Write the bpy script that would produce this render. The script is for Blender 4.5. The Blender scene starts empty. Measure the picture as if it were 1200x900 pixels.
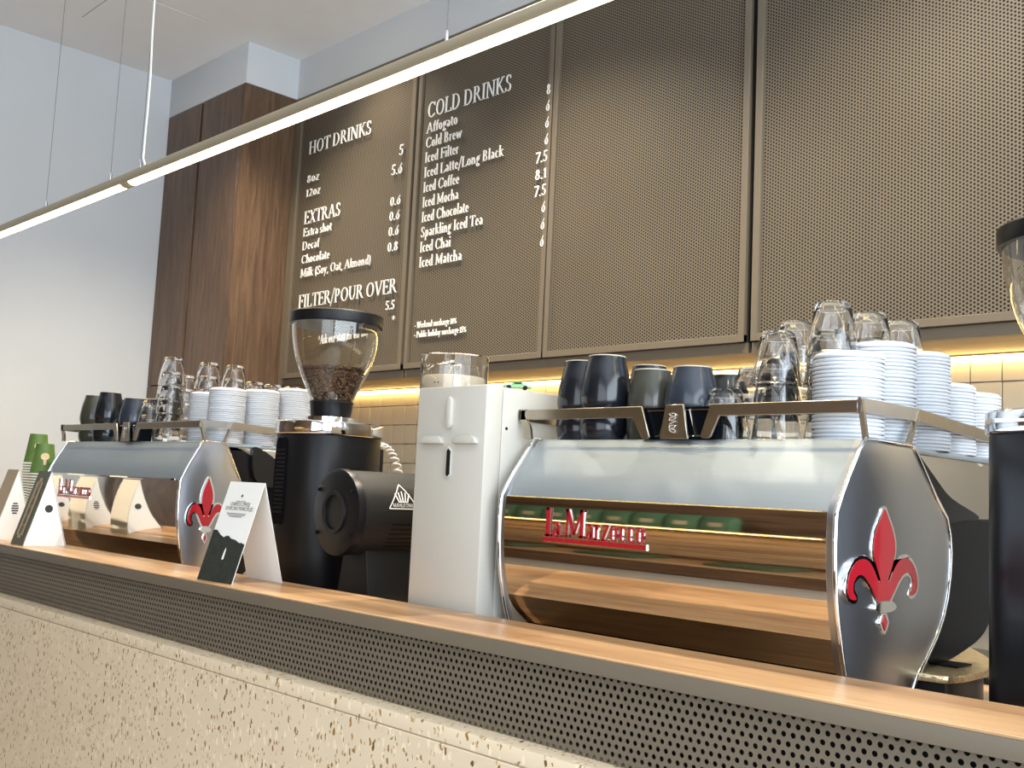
import bpy, bmesh, math, random
import numpy as np
from mathutils import Vector, Matrix
random.seed(7)
PI = math.pi
sc = bpy.context.scene
COL = sc.collection
# ------------------------------------------------------------------ camera
cam_d = bpy.data.cameras.new('camera'); cam = bpy.data.objects.new('camera', cam_d); COL.objects.link(cam)
def cam_rot(yaw, pitch, roll):
    cy, sy, cp, sp, cr, sr = math.cos(yaw), math.sin(yaw), math.cos(pitch), math.sin(pitch), math.cos(roll), math.sin(roll)
    f = Vector((-sy*cp, cy*cp, sp)); r = Vector((cy, sy, 0)); u = r.cross(f)
    r2 = cr*r+sr*u; u2 = -sr*r+cr*u
    return Matrix((r2, u2, -f)).transposed()
cam.matrix_world = Matrix.Translation((0, 0, 1.38)) @ cam_rot(0.792791401, 0.102673049, 0.046303582).to_4x4()
cam_d.sensor_width = 36; cam_d.lens = 1226.16*36/1200; cam_d.clip_start = .05
sc.camera = cam
# ------------------------------------------------------------------ world, big lights, exposure
w = bpy.data.worlds.new('world'); sc.world = w; w.use_nodes = True
w.node_tree.nodes['Background'].inputs[0].default_value = (.55, .68, .9, 1); w.node_tree.nodes['Background'].inputs[1].default_value = .6
sc.view_settings.view_transform = 'Standard'; sc.view_settings.look = 'None'; sc.view_settings.gamma = 1
sc.view_settings.exposure = 0.1
sc.cycles.max_bounces = 10; sc.cycles.transmission_bounces = 8; sc.cycles.glossy_bounces = 6; sc.cycles.diffuse_bounces = 4
sc.cycles.caustics_refractive = True; sc.cycles.caustics_reflective = False
def area(name, loc, rot, sx, sy, power, col):
    d = bpy.data.lights.new(name, 'AREA'); d.shape = 'RECTANGLE'; d.size = sx; d.size_y = sy; d.energy = power; d.color = col
    o = bpy.data.objects.new(name, d); COL.objects.link(o); o.location = loc; o.rotation_euler = rot; return o
area('window_daylight', (2.5, .35, 2.05), (0, PI/2, 0), 2.8, 5.3, 330, (.80, .90, 1))
area('shopfront_daylight', (.6, -2.5, 1.9), (PI/2, 0, 0), 3.2, 2.7, 78, (.84, .92, 1))
# ------------------------------------------------------------------ materials
def mat(name, col, rough=.5, metal=0, bump=0, bscale=200, var=0, vscale=8, stretch=(1, 1, 1), **kw):
    m = bpy.data.materials.new(name); m.use_nodes = True; nt = m.node_tree; b = nt.nodes['Principled BSDF']
    c4 = (*col, 1)
    b.inputs['Base Color'].default_value = c4; b.inputs['Roughness'].default_value = rough; b.inputs['Metallic'].default_value = metal
    for k, v in kw.items(): b.inputs[k.replace('_', ' ')].default_value = v
    tc = nt.nodes.new('ShaderNodeTexCoord'); mp = nt.nodes.new('ShaderNodeMapping'); mp.inputs['Scale'].default_value = stretch
    nt.links.new(tc.outputs['Object'], mp.inputs[0])
    n = nt.nodes.new('ShaderNodeTexNoise'); n.inputs['Scale'].default_value = vscale; n.inputs['Detail'].default_value = 5
    nt.links.new(mp.outputs[0], n.inputs['Vector'])
    mx = nt.nodes.new('ShaderNodeMix'); mx.data_type = 'RGBA'
    mx.inputs[6].default_value = tuple(max(0, c*(1-var)) for c in col)+(1,); mx.inputs[7].default_value = tuple(min(1, c*(1+var)) for c in col)+(1,)
    nt.links.new(n.outputs['Fac'], mx.inputs[0]); nt.links.new(mx.outputs[2], b.inputs['Base Color'])
    if bump:
        n2 = nt.nodes.new('ShaderNodeTexNoise'); n2.inputs['Scale'].default_value = bscale; nt.links.new(mp.outputs[0], n2.inputs['Vector'])
        bp = nt.nodes.new('ShaderNodeBump'); bp.inputs['Strength'].default_value = bump; bp.inputs['Distance'].default_value = .002
        nt.links.new(n2.outputs['Fac'], bp.inputs['Height']); nt.links.new(bp.outputs[0], b.inputs['Normal'])
    return m
def emis(name, col, s):
    m = bpy.data.materials.new(name); m.use_nodes = True; b = m.node_tree.nodes['Principled BSDF']
    b.inputs['Base Color'].default_value = (.8, .8, .8, 1); b.inputs['Emission Color'].default_value = (*col, 1); b.inputs['Emission Strength'].default_value = s
    return m
def wood(name, c1, c2, axis, rough=.4, sc1=14):
    m = bpy.data.materials.new(name); m.use_nodes = True; nt = m.node_tree; b = nt.nodes['Principled BSDF']
    tc = nt.nodes.new('ShaderNodeTexCoord'); mp = nt.nodes.new('ShaderNodeMapping')
    s = [1, 1, 1]; s[axis] = .07; mp.inputs['Scale'].default_value = s
    nt.links.new(tc.outputs['Object'], mp.inputs[0])
    n = nt.nodes.new('ShaderNodeTexNoise'); n.inputs['Scale'].default_value = sc1; n.inputs['Detail'].default_value = 7; n.inputs['Distortion'].default_value = 1.2
    n2 = nt.nodes.new('ShaderNodeTexNoise'); n2.inputs['Scale'].default_value = sc1*12; n2.inputs['Detail'].default_value = 3
    nt.links.new(mp.outputs[0], n.inputs['Vector']); nt.links.new(mp.outputs[0], n2.inputs['Vector'])
    ma = nt.nodes.new('ShaderNodeMath'); ma.operation = 'MULTIPLY_ADD'; ma.inputs[1].default_value = .35; nt.links.new(n2.outputs['Fac'], ma.inputs[0])
    nt.links.new(n.outputs['Fac'], ma.inputs[2])
    r = nt.nodes.new('ShaderNodeValToRGB'); r.color_ramp.elements[0].position = .48; r.color_ramp.elements[1].position = .85
    r.color_ramp.elements[0].color = (*c1, 1); r.color_ramp.elements[1].color = (*c2, 1)
    nt.links.new(ma.outputs[0], r.inputs[0]); nt.links.new(r.outputs[0], b.inputs['Base Color'])
    b.inputs['Roughness'].default_value = rough
    return m
def terrazzo(name, base):
    m = bpy.data.materials.new(name); m.use_nodes = True; nt = m.node_tree; b = nt.nodes['Principled BSDF']
    L = nt.links.new
    tc = nt.nodes.new('ShaderNodeTexCoord'); prev = None
    nz = nt.nodes.new('ShaderNodeTexNoise'); nz.inputs['Scale'].default_value = 9; L(tc.outputs['Object'], nz.inputs['Vector'])
    mx0 = nt.nodes.new('ShaderNodeMix'); mx0.data_type = 'RGBA'; mx0.inputs[6].default_value = tuple(c*.9 for c in base)+(1,); mx0.inputs[7].default_value = (*base, 1)
    L(nz.outputs['Fac'], mx0.inputs[0]); prev = mx0.outputs[2]
    for scl, thr, c, sel in ((50, .30, tuple(min(1, k*1.10) for k in base), .40), (72, .27, (.50, .36, .20), .62), (54, .26, (.30, .165, .055), .70), (78, .25, (.34, .19, .07), .70), (42, .18, (.15, .08, .03), .84), (66, .16, (.05, .04, .03), .90)):
        n = nt.nodes.new('ShaderNodeTexNoise'); n.inputs['Scale'].default_value = scl*1.5; L(tc.outputs['Object'], n.inputs['Vector'])
        vm = nt.nodes.new('ShaderNodeVectorMath'); vm.operation = 'MULTIPLY_ADD'; vm.inputs[1].default_value = (.012,)*3; L(n.outputs['Color'], vm.inputs[0])
        mp = nt.nodes.new('ShaderNodeMapping'); mp.inputs['Location'].default_value = (scl*.37, scl*.11, scl*.7); mp.inputs['Scale'].default_value = (1.5, 1, .72)
        L(tc.outputs['Object'], vm.inputs[2]); L(vm.outputs[0], mp.inputs[0])
        v = nt.nodes.new('ShaderNodeTexVoronoi'); v.inputs['Scale'].default_value = scl; L(mp.outputs[0], v.inputs['Vector'])
        lt = nt.nodes.new('ShaderNodeMath'); lt.operation = 'LESS_THAN'; lt.inputs[1].default_value = thr; L(v.outputs['Distance'], lt.inputs[0])
        sp = nt.nodes.new('ShaderNodeSeparateColor'); L(v.outputs['Color'], sp.inputs[0])
        gt = nt.nodes.new('ShaderNodeMath'); gt.operation = 'GREATER_THAN'; gt.inputs[1].default_value = sel; L(sp.outputs[0], gt.inputs[0])
        mu = nt.nodes.new('ShaderNodeMath'); mu.operation = 'MULTIPLY'; L(lt.outputs[0], mu.inputs[0]); L(gt.outputs[0], mu.inputs[1])
        mx = nt.nodes.new('ShaderNodeMix'); mx.data_type = 'RGBA'; L(mu.outputs[0], mx.inputs[0]); L(prev, mx.inputs[6]); mx.inputs[7].default_value = (*c, 1)
        prev = mx.outputs[2]
    L(prev, b.inputs['Base Color']); b.inputs['Roughness'].default_value = .35
    return m
def glass(name, rough=0, col=(1, 1, 1)):
    return mat(name, col, rough, 0, Transmission_Weight=1.0, IOR=1.47)
M = dict(
    plaster=mat('plaster', (.60, .63, .65), .9, bump=.25, bscale=60, var=.04, vscale=3),
    ceiling=mat('ceiling_paint', (.80, .83, .85), .95, var=.02),
    floor=mat('floor_concrete', (.42, .38, .33), .5, var=.12),
    taupe=mat('taupe_powder_coat', (.140, .115, .082), .45, bump=.1, bscale=900, var=.03),
    dark=mat('dark_void', (.012, .011, .010), .9),
    walnut=wood('walnut_veneer', (.070, .040, .022), (.150, .088, .050), 2, .42, 34),
    walnut_x=wood('walnut_horizontal', (.07, .033, .015), (.20, .105, .05), 0, .5, 9),
    oak=wood('ledge_wood', (.29, .160, .078), (.58, .375, .20), 0, .30, 11),
    soffit=wood('soffit_wood', (.36, .20, .085), (.55, .33, .15), 0, .5, 8),
    terrazzo=terrazzo('terrazzo', (.74, .615, .44)),
    tile=mat('cream_tile', (.73, .65, .48), .22, var=.03, vscale=2),
    grout=mat('grout', (.30, .26, .20), .9),
    granite=mat('black_stone', (.012, .012, .014), .12, var=.3, vscale=60),
    chrome=mat('chrome', (.88, .88, .89), .05, 1),
    mirror=mat('mirror_steel', (.80, .74, .66), .035, 1),
    brushed=mat('brushed_steel', (.41, .465, .515), .50, 1, bump=.06, bscale=90, stretch=(.05, 1, 8)),
    satin=mat('satin_steel', (.48, .50, .54), .30, 1),
    railm=mat('rail_steel', (.42, .37, .30), .3, 1, var=.08, vscale=60),
    red=mat('red_enamel', (.33, .006, .016), .25, Coat_Weight=.6),
    black=mat('black_satin', (.006, .006, .007), .36, Specular_IOR_Level=.25),
    blackm=mat('black_matte', (.010, .0095, .009), .55, Specular_IOR_Level=.3, bump=.15, bscale=1200),
    blackg=mat('black_gloss', (.003, .004, .006), .2, Specular_IOR_Level=.12),
    darkg=mat('grey_plastic', (.03, .03, .03), .4),
    white=mat('white_enamel', (.50, .48, .425), .35),
    lid=mat('white_plastic_lid', (.66, .69, .73), .32),
    led=emis('led_warm', (1, .70, .25), 13),
    bar=emis('bar_diffuser', (1, .80, .42), 19),
    spot=emis('downlight_lens', (1, .85, .5), 12),
    barm=mat('champagne_metal', (.46, .40, .28), .42, .5),
    wire=mat('steel_wire', (.2, .2, .2), .4, .8),
    cord=mat('white_cord', (.75, .75, .72), .6),
    lett=mat('white_letter', (.85, .84, .80), .5),
    glass=glass('clear_glass'), hop=glass('hopper_plastic', .0, (.97, .95, .9)),
    bean=mat('coffee_bean', (.14, .070, .038), .4, var=.5, vscale=90),
    mugd=mat('black_blue_glaze', (.008, .010, .014), .2, Coat_Weight=.2),
    mugo=mat('olive_grey_glaze', (.045, .045, .034), .24, Coat_Weight=.2),
    mugb=mat('slate_blue_glaze', (.022, .029, .044), .27, Coat_Weight=.2),
    foot=mat('unglazed_foot', (.62, .56, .45), .7),
    milky=mat('milky_lining', (.72, .66, .54), .5),
    paper=mat('white_card', (.78, .77, .73), .7), papg=mat('grey_green_card', (.10, .10, .075), .6), kraft=mat('kraft_card', (.42, .33, .22), .8),
    photo=mat('dark_print', (.018, .022, .016), .6, var=.9, vscale=70), ink=mat('black_ink', (.02, .02, .02), .6),
    green=mat('green_paper', (.085, .16, .032), .5, var=.12, vscale=40), beige=mat('beige_print', (.62, .48, .28), .6),
    bag=mat('green_bag', (.10, .20, .10), .4, var=.3), cushion=mat('green_cushion', (.06, .085, .04), .8),
    toy=mat('toy_green', (.10, .30, .08), .25, Coat_Weight=.5), rubber=mat('rubber', (.006, .006, .006), .7, Specular_IOR_Level=.2),
    goldm=mat('speckled_gold_steel', (.62, .5, .30), .3, .8, bump=1.0, bscale=160, var=.5, vscale=130),
    frame=mat('window_frame_metal', (.05, .05, .05), .5),
)
# ------------------------------------------------------------------ mesh helpers
class MB:
    def __init__(s): s.v = []; s.f = []; s.mi = []; s.m = 0
    def add(s, vs, fs):
        n = len(s.v); s.v += [tuple(v) for v in vs]; s.f += [tuple(i+n for i in f) for f in fs]; s.mi += [s.m]*len(fs); return s
    def box(s, x0, x1, y0, y1, z0, z1):
        return s.add([(x0, y0, z0), (x1, y0, z0), (x1, y1, z0), (x0, y1, z0), (x0, y0, z1), (x1, y0, z1), (x1, y1, z1), (x0, y1, z1)],
                     [(0, 3, 2, 1), (4, 5, 6, 7), (0, 1, 5, 4), (1, 2, 6, 5), (2, 3, 7, 6), (3, 0, 4, 7)])
    def prism(s, poly, a0, a1, ax='x'):
        # poly in the two other axes: ax x -> (y,z); ax y -> (x,z); ax z -> (x,y)
        def P(p, a): return (a, p[0], p[1]) if ax == 'x' else (p[0], a, p[1]) if ax == 'y' else (p[0], p[1], a)
        n = len(poly); vs = [P(p, a0) for p in poly]+[P(p, a1) for p in poly]
        fs = [tuple(range(n))[::-1], tuple(range(n, 2*n))]+[(i, (i+1) % n, (i+1) % n+n, i+n) for i in range(n)]
        return s.add(vs, fs)
    def lathe(s, prof, c=(0, 0, 0), n=32, rad=None):
        # prof: list of (r,z)
        vs = []; fs = []; m = len(prof)
        for i in range(n):
            a = 2*PI*i/n
            for r, z in prof:
                k = rad(a) if rad else 1
                vs.append((c[0]+r*k*math.cos(a), c[1]+r*k*math.sin(a), c[2]+z))
        for i in range(n):
            j = (i+1) % n
            for q in range(m-1):
                fs.append((i*m+q, j*m+q, j*m+q+1, i*m+q+1))
        return s.add(vs, fs)
    def tube(s, pts, r, n=8, closed=False, cap=True):
        pts = [Vector(p) for p in pts]; vs = []; fs = []; m = len(pts); up = Vector((0, 0, 1)); prevx = None
        for i, p in enumerate(pts):
            if closed: t = pts[(i+1) % m]-pts[i-1]
            else: t = (pts[min(i+1, m-1)]-pts[max(i-1, 0)])
            t.normalize()
            if prevx is None:
                a = up if abs(t.z) < .9 else Vector((1, 0, 0)); x = t.cross(a).normalized()
            else: x = (prevx-t*prevx.dot(t)).normalized()
            prevx = x; y = t.cross(x)
            for k in range(n):
                an = 2*PI*k/n; vs.append(p+(x*math.cos(an)+y*math.sin(an))*r)
        for i in range(m if closed else m-1):
            j = (i+1) % m
            for k in range(n): fs.append((i*n+k, i*n+(k+1) % n, j*n+(k+1) % n, j*n+k))
        if cap and not closed: fs += [tuple(range(n))[::-1], tuple((m-1)*n+k for k in range(n))]
        return s.add(vs, fs)
    def cyl(s, p0, p1, r, n=24): return s.tube([p0, p1], r, n)
    def build(s, name, mats, parent=None, bevel=0, seg=2, smooth=38, loc=None):
        me = bpy.data.meshes.new(name); me.from_pydata(s.v, [], s.f)
        if not isinstance(mats, (list, tuple)): mats = [mats]
        for m in mats: me.materials.append(m)
        me.polygons.foreach_set('material_index', s.mi)
        bm = bmesh.new(); bm.from_mesh(me)
        bmesh.ops.recalc_face_normals(bm, faces=bm.faces)
        if bevel:
            es = [e for e in bm.edges if len(e.link_faces) == 2 and e.calc_face_angle(0) > .6]
            bmesh.ops.bevel(bm, geom=es, offset=bevel, segments=seg, affect='EDGES', profile=.5, clamp_overlap=True)
        bm.to_mesh(me); bm.free()
        if smooth:
            me.polygons.foreach_set('use_smooth', [True]*len(me.polygons)); me.set_sharp_from_angle(angle=math.radians(smooth))
        o = bpy.data.objects.new(name, me); COL.objects.link(o)
        if parent: o.parent = parent
        if loc: o.location = loc
        return o
def B(*a): return MB().box(*a)
def empty(name, loc=(0, 0, 0), rz=0, sc_=1):
    o = bpy.data.objects.new(name, None); COL.objects.link(o); o.location = loc; o.rotation_euler = (0, 0, rz); o.scale = (sc_,)*3; o.empty_display_size = .05; return o
def tag(o, label, cat, group=None, kind=None):
    o['label'] = label; o['category'] = cat
    if group: o['group'] = group
    if kind: o['kind'] = kind
    return o
def struct(o): o['kind'] = 'structure'; return o
def dup(root, loc, rz=0, scl=None, label=None, group=None, mats=None):
    r = root.copy(); COL.objects.link(r); r.location = loc; r.rotation_euler = (0, 0, rz)
    if scl: r.scale = (scl,)*3
    for ch in list(root.children):
        c = ch.copy(); COL.objects.link(c); c.parent = r
        for g in list(ch.children):
            d = g.copy(); COL.objects.link(d); d.parent = c
    if label: r['label'] = label
    if group: r['group'] = group
    return r
def perf_sheet(name, w, h, p, r, vertical, ns, m, parent=None, loc=(0, 0, 0), depth=0):
    """a real punched sheet in the xz plane: triangular lattice of cells, each a ring of quads round its hole"""
    W, H = (h, w) if vertical else (w, h)
    nr = int(H/(p*.8660254)); nc = int(W/p)
    ys = (np.arange(nr)-(nr-1)/2)*p*.8660254; xs = (np.arange(nc)-(nc-1)/2)*p
    X, Y = np.meshgrid(xs, ys); X = X+((np.arange(nr) % 2)*p/2-p/4)[:, None]
    cx, cy = X.ravel(), Y.ravel(); N = len(cx)
    hexp = [(p/math.sqrt(3)*math.cos(math.radians(30+60*k)), p/math.sqrt(3)*math.sin(math.radians(30+60*k))) for k in range(6)]
    if ns == 12:
        o = []
        for k in range(6): a = hexp[k]; b = hexp[(k+1) % 6]; o += [a, ((a[0]+b[0])/2, (a[1]+b[1])/2)]
    else: o = hexp
    o = np.array(o); ang = np.radians(30+360/ns*np.arange(ns)); i_ = np.stack([np.cos(ang), np.sin(ang)], 1)*r
    rings = [o, i_]+([i_] if depth else []); K = len(rings)
    V = np.zeros((N, K*ns, 3), np.float32)
    for q, rg in enumerate(rings):
        a = cx[:, None]+rg[:, 0]; b = cy[:, None]+rg[:, 1]
        if vertical: a, b = b, a
        V[:, q*ns:(q+1)*ns, 0] = a; V[:, q*ns:(q+1)*ns, 2] = b; V[:, q*ns:(q+1)*ns, 1] = depth if q == 2 else 0
    k = np.arange(ns); k2 = (k+1) % ns
    base = np.concatenate([np.stack([k+q*ns, k2+q*ns, k2+(q+1)*ns, k+(q+1)*ns], 1) for q in range(K-1)])
    F = (base[None]+(np.arange(N)*K*ns)[:, None, None]).reshape(-1)
    me = bpy.data.meshes.new(name); me.vertices.add(N*K*ns); me.vertices.foreach_set('co', V.ravel())
    nf = len(F)//4; me.loops.add(len(F)); me.loops.foreach_set('vertex_index', F.astype(np.int32)); me.polygons.add(nf)
    me.polygons.foreach_set('loop_start', np.arange(nf, dtype=np.int32)*4); me.update(calc_edges=True); me.shade_flat(); me.materials.append(m)
    ob = bpy.data.objects.new(name, me); COL.objects.link(ob); ob.location = loc
    if parent: ob.parent = parent
    return ob
# ------------------------------------------------------------------ lettering: a stroke-built serif alphabet
# l x0 y0 x1 y1 w | a cx cy rx ry a0 a1 | s x y h ; w: T thick N thin
G = {
 'A': (.92, 'l .12 0 .46 1 N|l .46 1 .8 0 T|l .25 .35 .66 .35 N|s .12 0 .13|s .8 0 .14'),
 'B': (.74, 'l .17 0 .17 1 T|a .34 .75 .2 .25 -90 90|a .34 .26 .28 .26 -90 90|l .05 1 .36 1 N|l .17 .5 .36 .5 N|l .05 0 .36 0 N'),
 'C': (.86, 'a .47 .5 .38 .5 50 310|l .76 .72 .76 .95 N|l .72 .1 .78 .22 N'),
 'D': (.92, 'l .17 0 .17 1 T|a .34 .5 .46 .5 -90 90|l .05 1 .36 1 N|l .05 0 .36 0 N'),
 'E': (.72, 'l .17 0 .17 1 T|l .05 1 .62 1 N|l .05 0 .64 0 N|l .17 .52 .5 .52 N|l .62 1 .62 .82 N|l .64 0 .66 .2 N|l .5 .42 .5 .62 N'),
 'F': (.66, 'l .17 0 .17 1 T|l .05 1 .6 1 N|l .17 .52 .48 .52 N|l .6 1 .6 .82 N|s .17 0 .14|l .48 .42 .48 .62 N'),
 'H': (.96, 'l .18 0 .18 1 T|l .76 0 .76 1 T|l .18 .52 .76 .52 N|s .18 0 .14|s .18 1 .14|s .76 0 .14|s .76 1 .14'),
 'I': (.40, 'l .2 0 .2 1 T|s .2 0 .14|s .2 1 .14'),
 'K': (.84, 'l .17 0 .17 1 T|l .2 .45 .66 1 N|l .34 .58 .74 0 T|s .17 0 .14|s .17 1 .14|s .66 1 .12|s .74 0 .12'),
 'L': (.70, 'l .17 0 .17 1 T|l .05 0 .62 0 N|s .17 1 .14|l .62 0 .66 .22 N'),
 'M': (1.1, 'l .17 0 .17 1 N|l .17 1 .54 .1 T|l .54 .1 .9 1 N|l .9 0 .9 1 T|s .15 0 .13|s .9 0 .14|s .15 1 .1|s .92 1 .1'),
 'N': (.94, 'l .17 0 .17 1 N|l .17 1 .76 0 T|l .76 0 .76 1 N|s .17 0 .13|s .1 1 .1|s .76 1 .13'),
 'O': (.96, 'a .48 .5 .4 .5 0 360'),
 'P': (.72, 'l .17 0 .17 1 T|a .34 .73 .26 .27 -90 90|l .05 1 .36 1 N|l .17 .46 .36 .46 N|s .17 0 .14'),
 'R': (.82, 'l .17 0 .17 1 T|a .34 .75 .24 .25 -90 90|l .05 1 .36 1 N|l .17 .5 .36 .5 N|s .17 0 .14|l .4 .5 .74 0 T|s .76 0 .08'),
 'S': (.66, 'a .34 .75 .22 .25 50 270|a .34 .25 .24 .25 -130 90|l .5 .95 .52 .76 N|l .1 .25 .12 .04 N'),
 'T': (.78, 'l .39 0 .39 1 T|l .06 1 .72 1 N|s .39 0 .15|l .06 1 .05 .8 N|l .72 1 .73 .8 N'),
 'U': (.88, 'l .17 .35 .17 1 T|a .44 .35 .27 .35 180 360|l .71 .35 .71 1 N|s .17 1 .14|s .71 1 .12'),
 'V': (.86, 'l .12 1 .44 0 T|l .44 0 .76 1 N|s .12 1 .13|s .76 1 .12'),
 'W': (1.2, 'l .1 1 .36 0 T|l .36 0 .6 .9 N|l .6 .9 .84 0 T|l .84 0 1.1 1 N|s .1 1 .12|s 1.1 1 .12|s .58 1 .12'),
 'G': (.9, 'a .47 .5 .38 .5 50 310|l .76 .72 .76 .95 N|l .74 .1 .74 .45 T|s .74 .45 .12'),
 'X': (.84, 'l .14 1 .7 0 T|l .14 0 .7 1 N|s .14 1 .12|s .7 0 .12|s .14 0 .12|s .7 1 .12'),
 'Z': (.74, 'l .1 1 .66 1 N|l .66 1 .08 0 T|l .08 0 .66 0 N|l .1 1 .1 .84 N|l .66 0 .68 .18 N'),
 'a': (.54, 'l .4 .1 .4 .5 T|a .26 .46 .14 .19 0 150|a .24 .18 .16 .17 0 360|s .46 .03 .06'),
 'b': (.60, 'l .14 0 .14 1.05 T|a .31 .32 .2 .33 0 360|s .1 1.05 .07'),
 'c': (.50, 'a .28 .32 .2 .33 45 315'),
 'd': (.62, 'l .46 0 .46 1.05 T|a .28 .32 .2 .33 0 360|s .42 1.05 .07|s .52 .03 .06'),
 'e': (.52, 'a .27 .32 .2 .33 0 320|l .08 .35 .46 .35 N'),
 'f': (.38, 'l .18 0 .18 .8 T|a .31 .8 .13 .24 60 180|l .04 .63 .36 .63 N|s .18 0 .13'),
 'g': (.54, 'a .26 .42 .17 .23 0 360|a .27 -.16 .2 .15 0 360|l .36 .62 .54 .66 N|l .14 .2 .2 0 N'),
 'h': (.64, 'l .14 0 .14 1.05 T|l .48 0 .48 .42 T|a .32 .42 .16 .23 0 180|s .14 0 .11|s .48 0 .11|s .1 1.05 .07'),
 'i': (.32, 'l .16 0 .16 .64 T|s .16 0 .12|s .12 .64 .07|l .16 .84 .16 .96 T'),
 'k': (.60, 'l .14 0 .14 1.05 T|l .16 .28 .44 .64 N|l .26 .4 .5 0 T|s .14 0 .11|s .1 1.05 .07|s .46 .64 .1|s .52 0 .08'),
 'l': (.32, 'l .16 0 .16 1.05 T|s .16 0 .12|s .12 1.05 .07'),
 'm': (.94, 'l .14 0 .14 .64 T|l .46 0 .46 .42 T|l .78 0 .78 .42 T|a .3 .42 .16 .23 0 180|a .62 .42 .16 .23 0 180|s .14 0 .1|s .46 0 .1|s .78 0 .1|s .1 .64 .07'),
 'n': (.64, 'l .14 0 .14 .64 T|l .48 0 .48 .42 T|a .32 .42 .16 .23 0 180|s .14 0 .11|s .48 0 .11|s .1 .64 .07'),
 'o': (.58, 'a .29 .32 .22 .33 0 360'),
 'p': (.60, 'l .14 -.35 .14 .64 T|a .31 .32 .2 .33 0 360|s .14 -.35 .11|s .1 .64 .07'),
 'r': (.44, 'l .14 0 .14 .64 T|a .3 .42 .16 .22 60 180|s .14 0 .12|s .1 .64 .07'),
 's': (.44, 'a .22 .48 .14 .16 40 270|a .22 .16 .16 .16 -140 90'),
 't': (.38, 'l .17 .14 .17 .85 T|l .04 .63 .34 .63 N|a .28 .14 .12 .15 180 300'),
 'u': (.64, 'l .14 .22 .14 .64 T|l .48 0 .48 .64 T|a .31 .22 .17 .23 180 360|s .1 .64 .07|s .44 .64 .07|s .54 .03 .05'),
 'v': (.56, 'l .1 .64 .28 0 T|l .28 0 .46 .64 N|s .1 .64 .1|s .46 .64 .09'),
 'w': (.84, 'l .1 .64 .26 0 T|l .26 0 .42 .6 N|l .42 .6 .58 0 T|l .58 0 .74 .64 N|s .1 .64 .1|s .74 .64 .09'),
 'x': (.56, 'l .1 .64 .46 0 T|l .1 0 .46 .64 N|s .1 .64 .09|s .46 0 .09|s .1 0 .09|s .46 .64 .09'),
 'y': (.56, 'l .1 .64 .28 0 T|l .14 -.34 .46 .64 N|s .1 .64 .1|s .46 .64 .09'),
 'z': (.50, 'l .08 .62 .42 .62 N|l .42 .62 .08 0 T|l .08 0 .44 0 N'),
 '0': (.58, 'a .29 .42 .22 .43 0 360'), '1': (.42, 'l .22 0 .22 .84 T|s .22 0 .14|l .08 .7 .22 .84 N'),
 '2': (.56, 'a .27 .62 .19 .23 -20 150|l .44 .5 .08 0 T|l .08 0 .5 0 N'),
 '5': (.56, 'a .25 .28 .23 .28 -150 110|l .14 .5 .16 .86 N|l .16 .86 .48 .86 T'),
 '6': (.58, 'a .29 .28 .21 .29 0 360|l .1 .3 .46 .88 N'), '7': (.54, 'l .06 .84 .5 .84 T|l .5 .84 .18 0 T'),
 '8': (.58, 'a .29 .64 .17 .2 0 360|a .29 .22 .21 .23 0 360'),
 '/': (.46, 'l .04 -.2 .42 1.1 N'), '(': (.36, 'a .42 .4 .3 .65 120 240'), ')': (.36, 'a -.06 .4 .3 .65 -60 60'),
 '.': (.24, 'l .12 0 .12 .12 T'), ',': (.24, 'l .14 .08 .08 -.16 T'), '-': (.4, 'l .06 .32 .34 .32 T'), '•': (.36, 'l .16 .28 .16 .42 T'),
 '%': (.84, 'a .2 .62 .14 .2 0 360|a .62 .2 .14 .2 0 360|l .2 0 .64 .84 N'),
 '*': (.44, 'l .22 .5 .22 .95 N|l .04 .62 .4 .84 N|l .04 .84 .4 .62 N'), ' ': (.3, ''),
}
def glyph_quads(txt, bold=0, serif=True, track=0):
    T, N = .115+bold, .05+bold*.7; out = []; x = 0
    for ch in txt:
        adv, src = G[ch]
        for pr in src.split('|'):
            q = pr.split()
            if not q: continue
            if q[0] == 'l':
                x0, y0, x1, y1 = map(float, q[1:5]); wd = (T if q[5] == 'T' else N) if serif else N*1.6
                if x0 == x1 and y0 == y1: continue
                if abs(y0-y1) < .02 and y0 in (0, 1) and True:
                    y0 = y1 = (wd/2 if y0 == 0 else 1-wd/2)
                dx, dy = x1-x0, y1-y0; L = math.hypot(dx, dy)
                if abs(dy) > abs(dx)*.6: nx, ny = wd/2, 0   # diagonal strokes end level
                else: nx, ny = -dy/L*wd/2, dx/L*wd/2
                out.append([(x+x0-nx, y0-ny), (x+x0+nx, y0+ny), (x+x1+nx, y1+ny), (x+x1-nx, y1-ny)])
            elif q[0] == 's':
                if not serif: continue
                cx, y, h = map(float, q[1:4]); hh = N/2; yy = y+hh if y <= .05 else y-hh
                out.append([(x+cx-h, yy-hh), (x+cx+h, yy-hh), (x+cx+h, yy+hh), (x+cx-h, yy+hh)])
            else:
                cx, cy, rx, ry, a0, a1 = map(float, q[1:7]); n = max(4, int(abs(a1-a0)/24)); pts = []
                for k in range(n+1):
                    a = math.radians(a0+(a1-a0)*k/n); c, s_ = math.cos(a), math.sin(a)
                    wd = (N+(T-N)*c*c) if serif else N*1.6
                    r1x, r1y = rx-wd, ry-wd
                    pts.append(((x+cx+rx*c, cy+ry*s_), (x+cx+r1x*c, cy+r1y*s_)))
                for k in range(n): out.append([pts[k][0], pts[k][1], pts[k+1][1], pts[k+1][0]])
        x += adv+track
    return out, x-track
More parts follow.
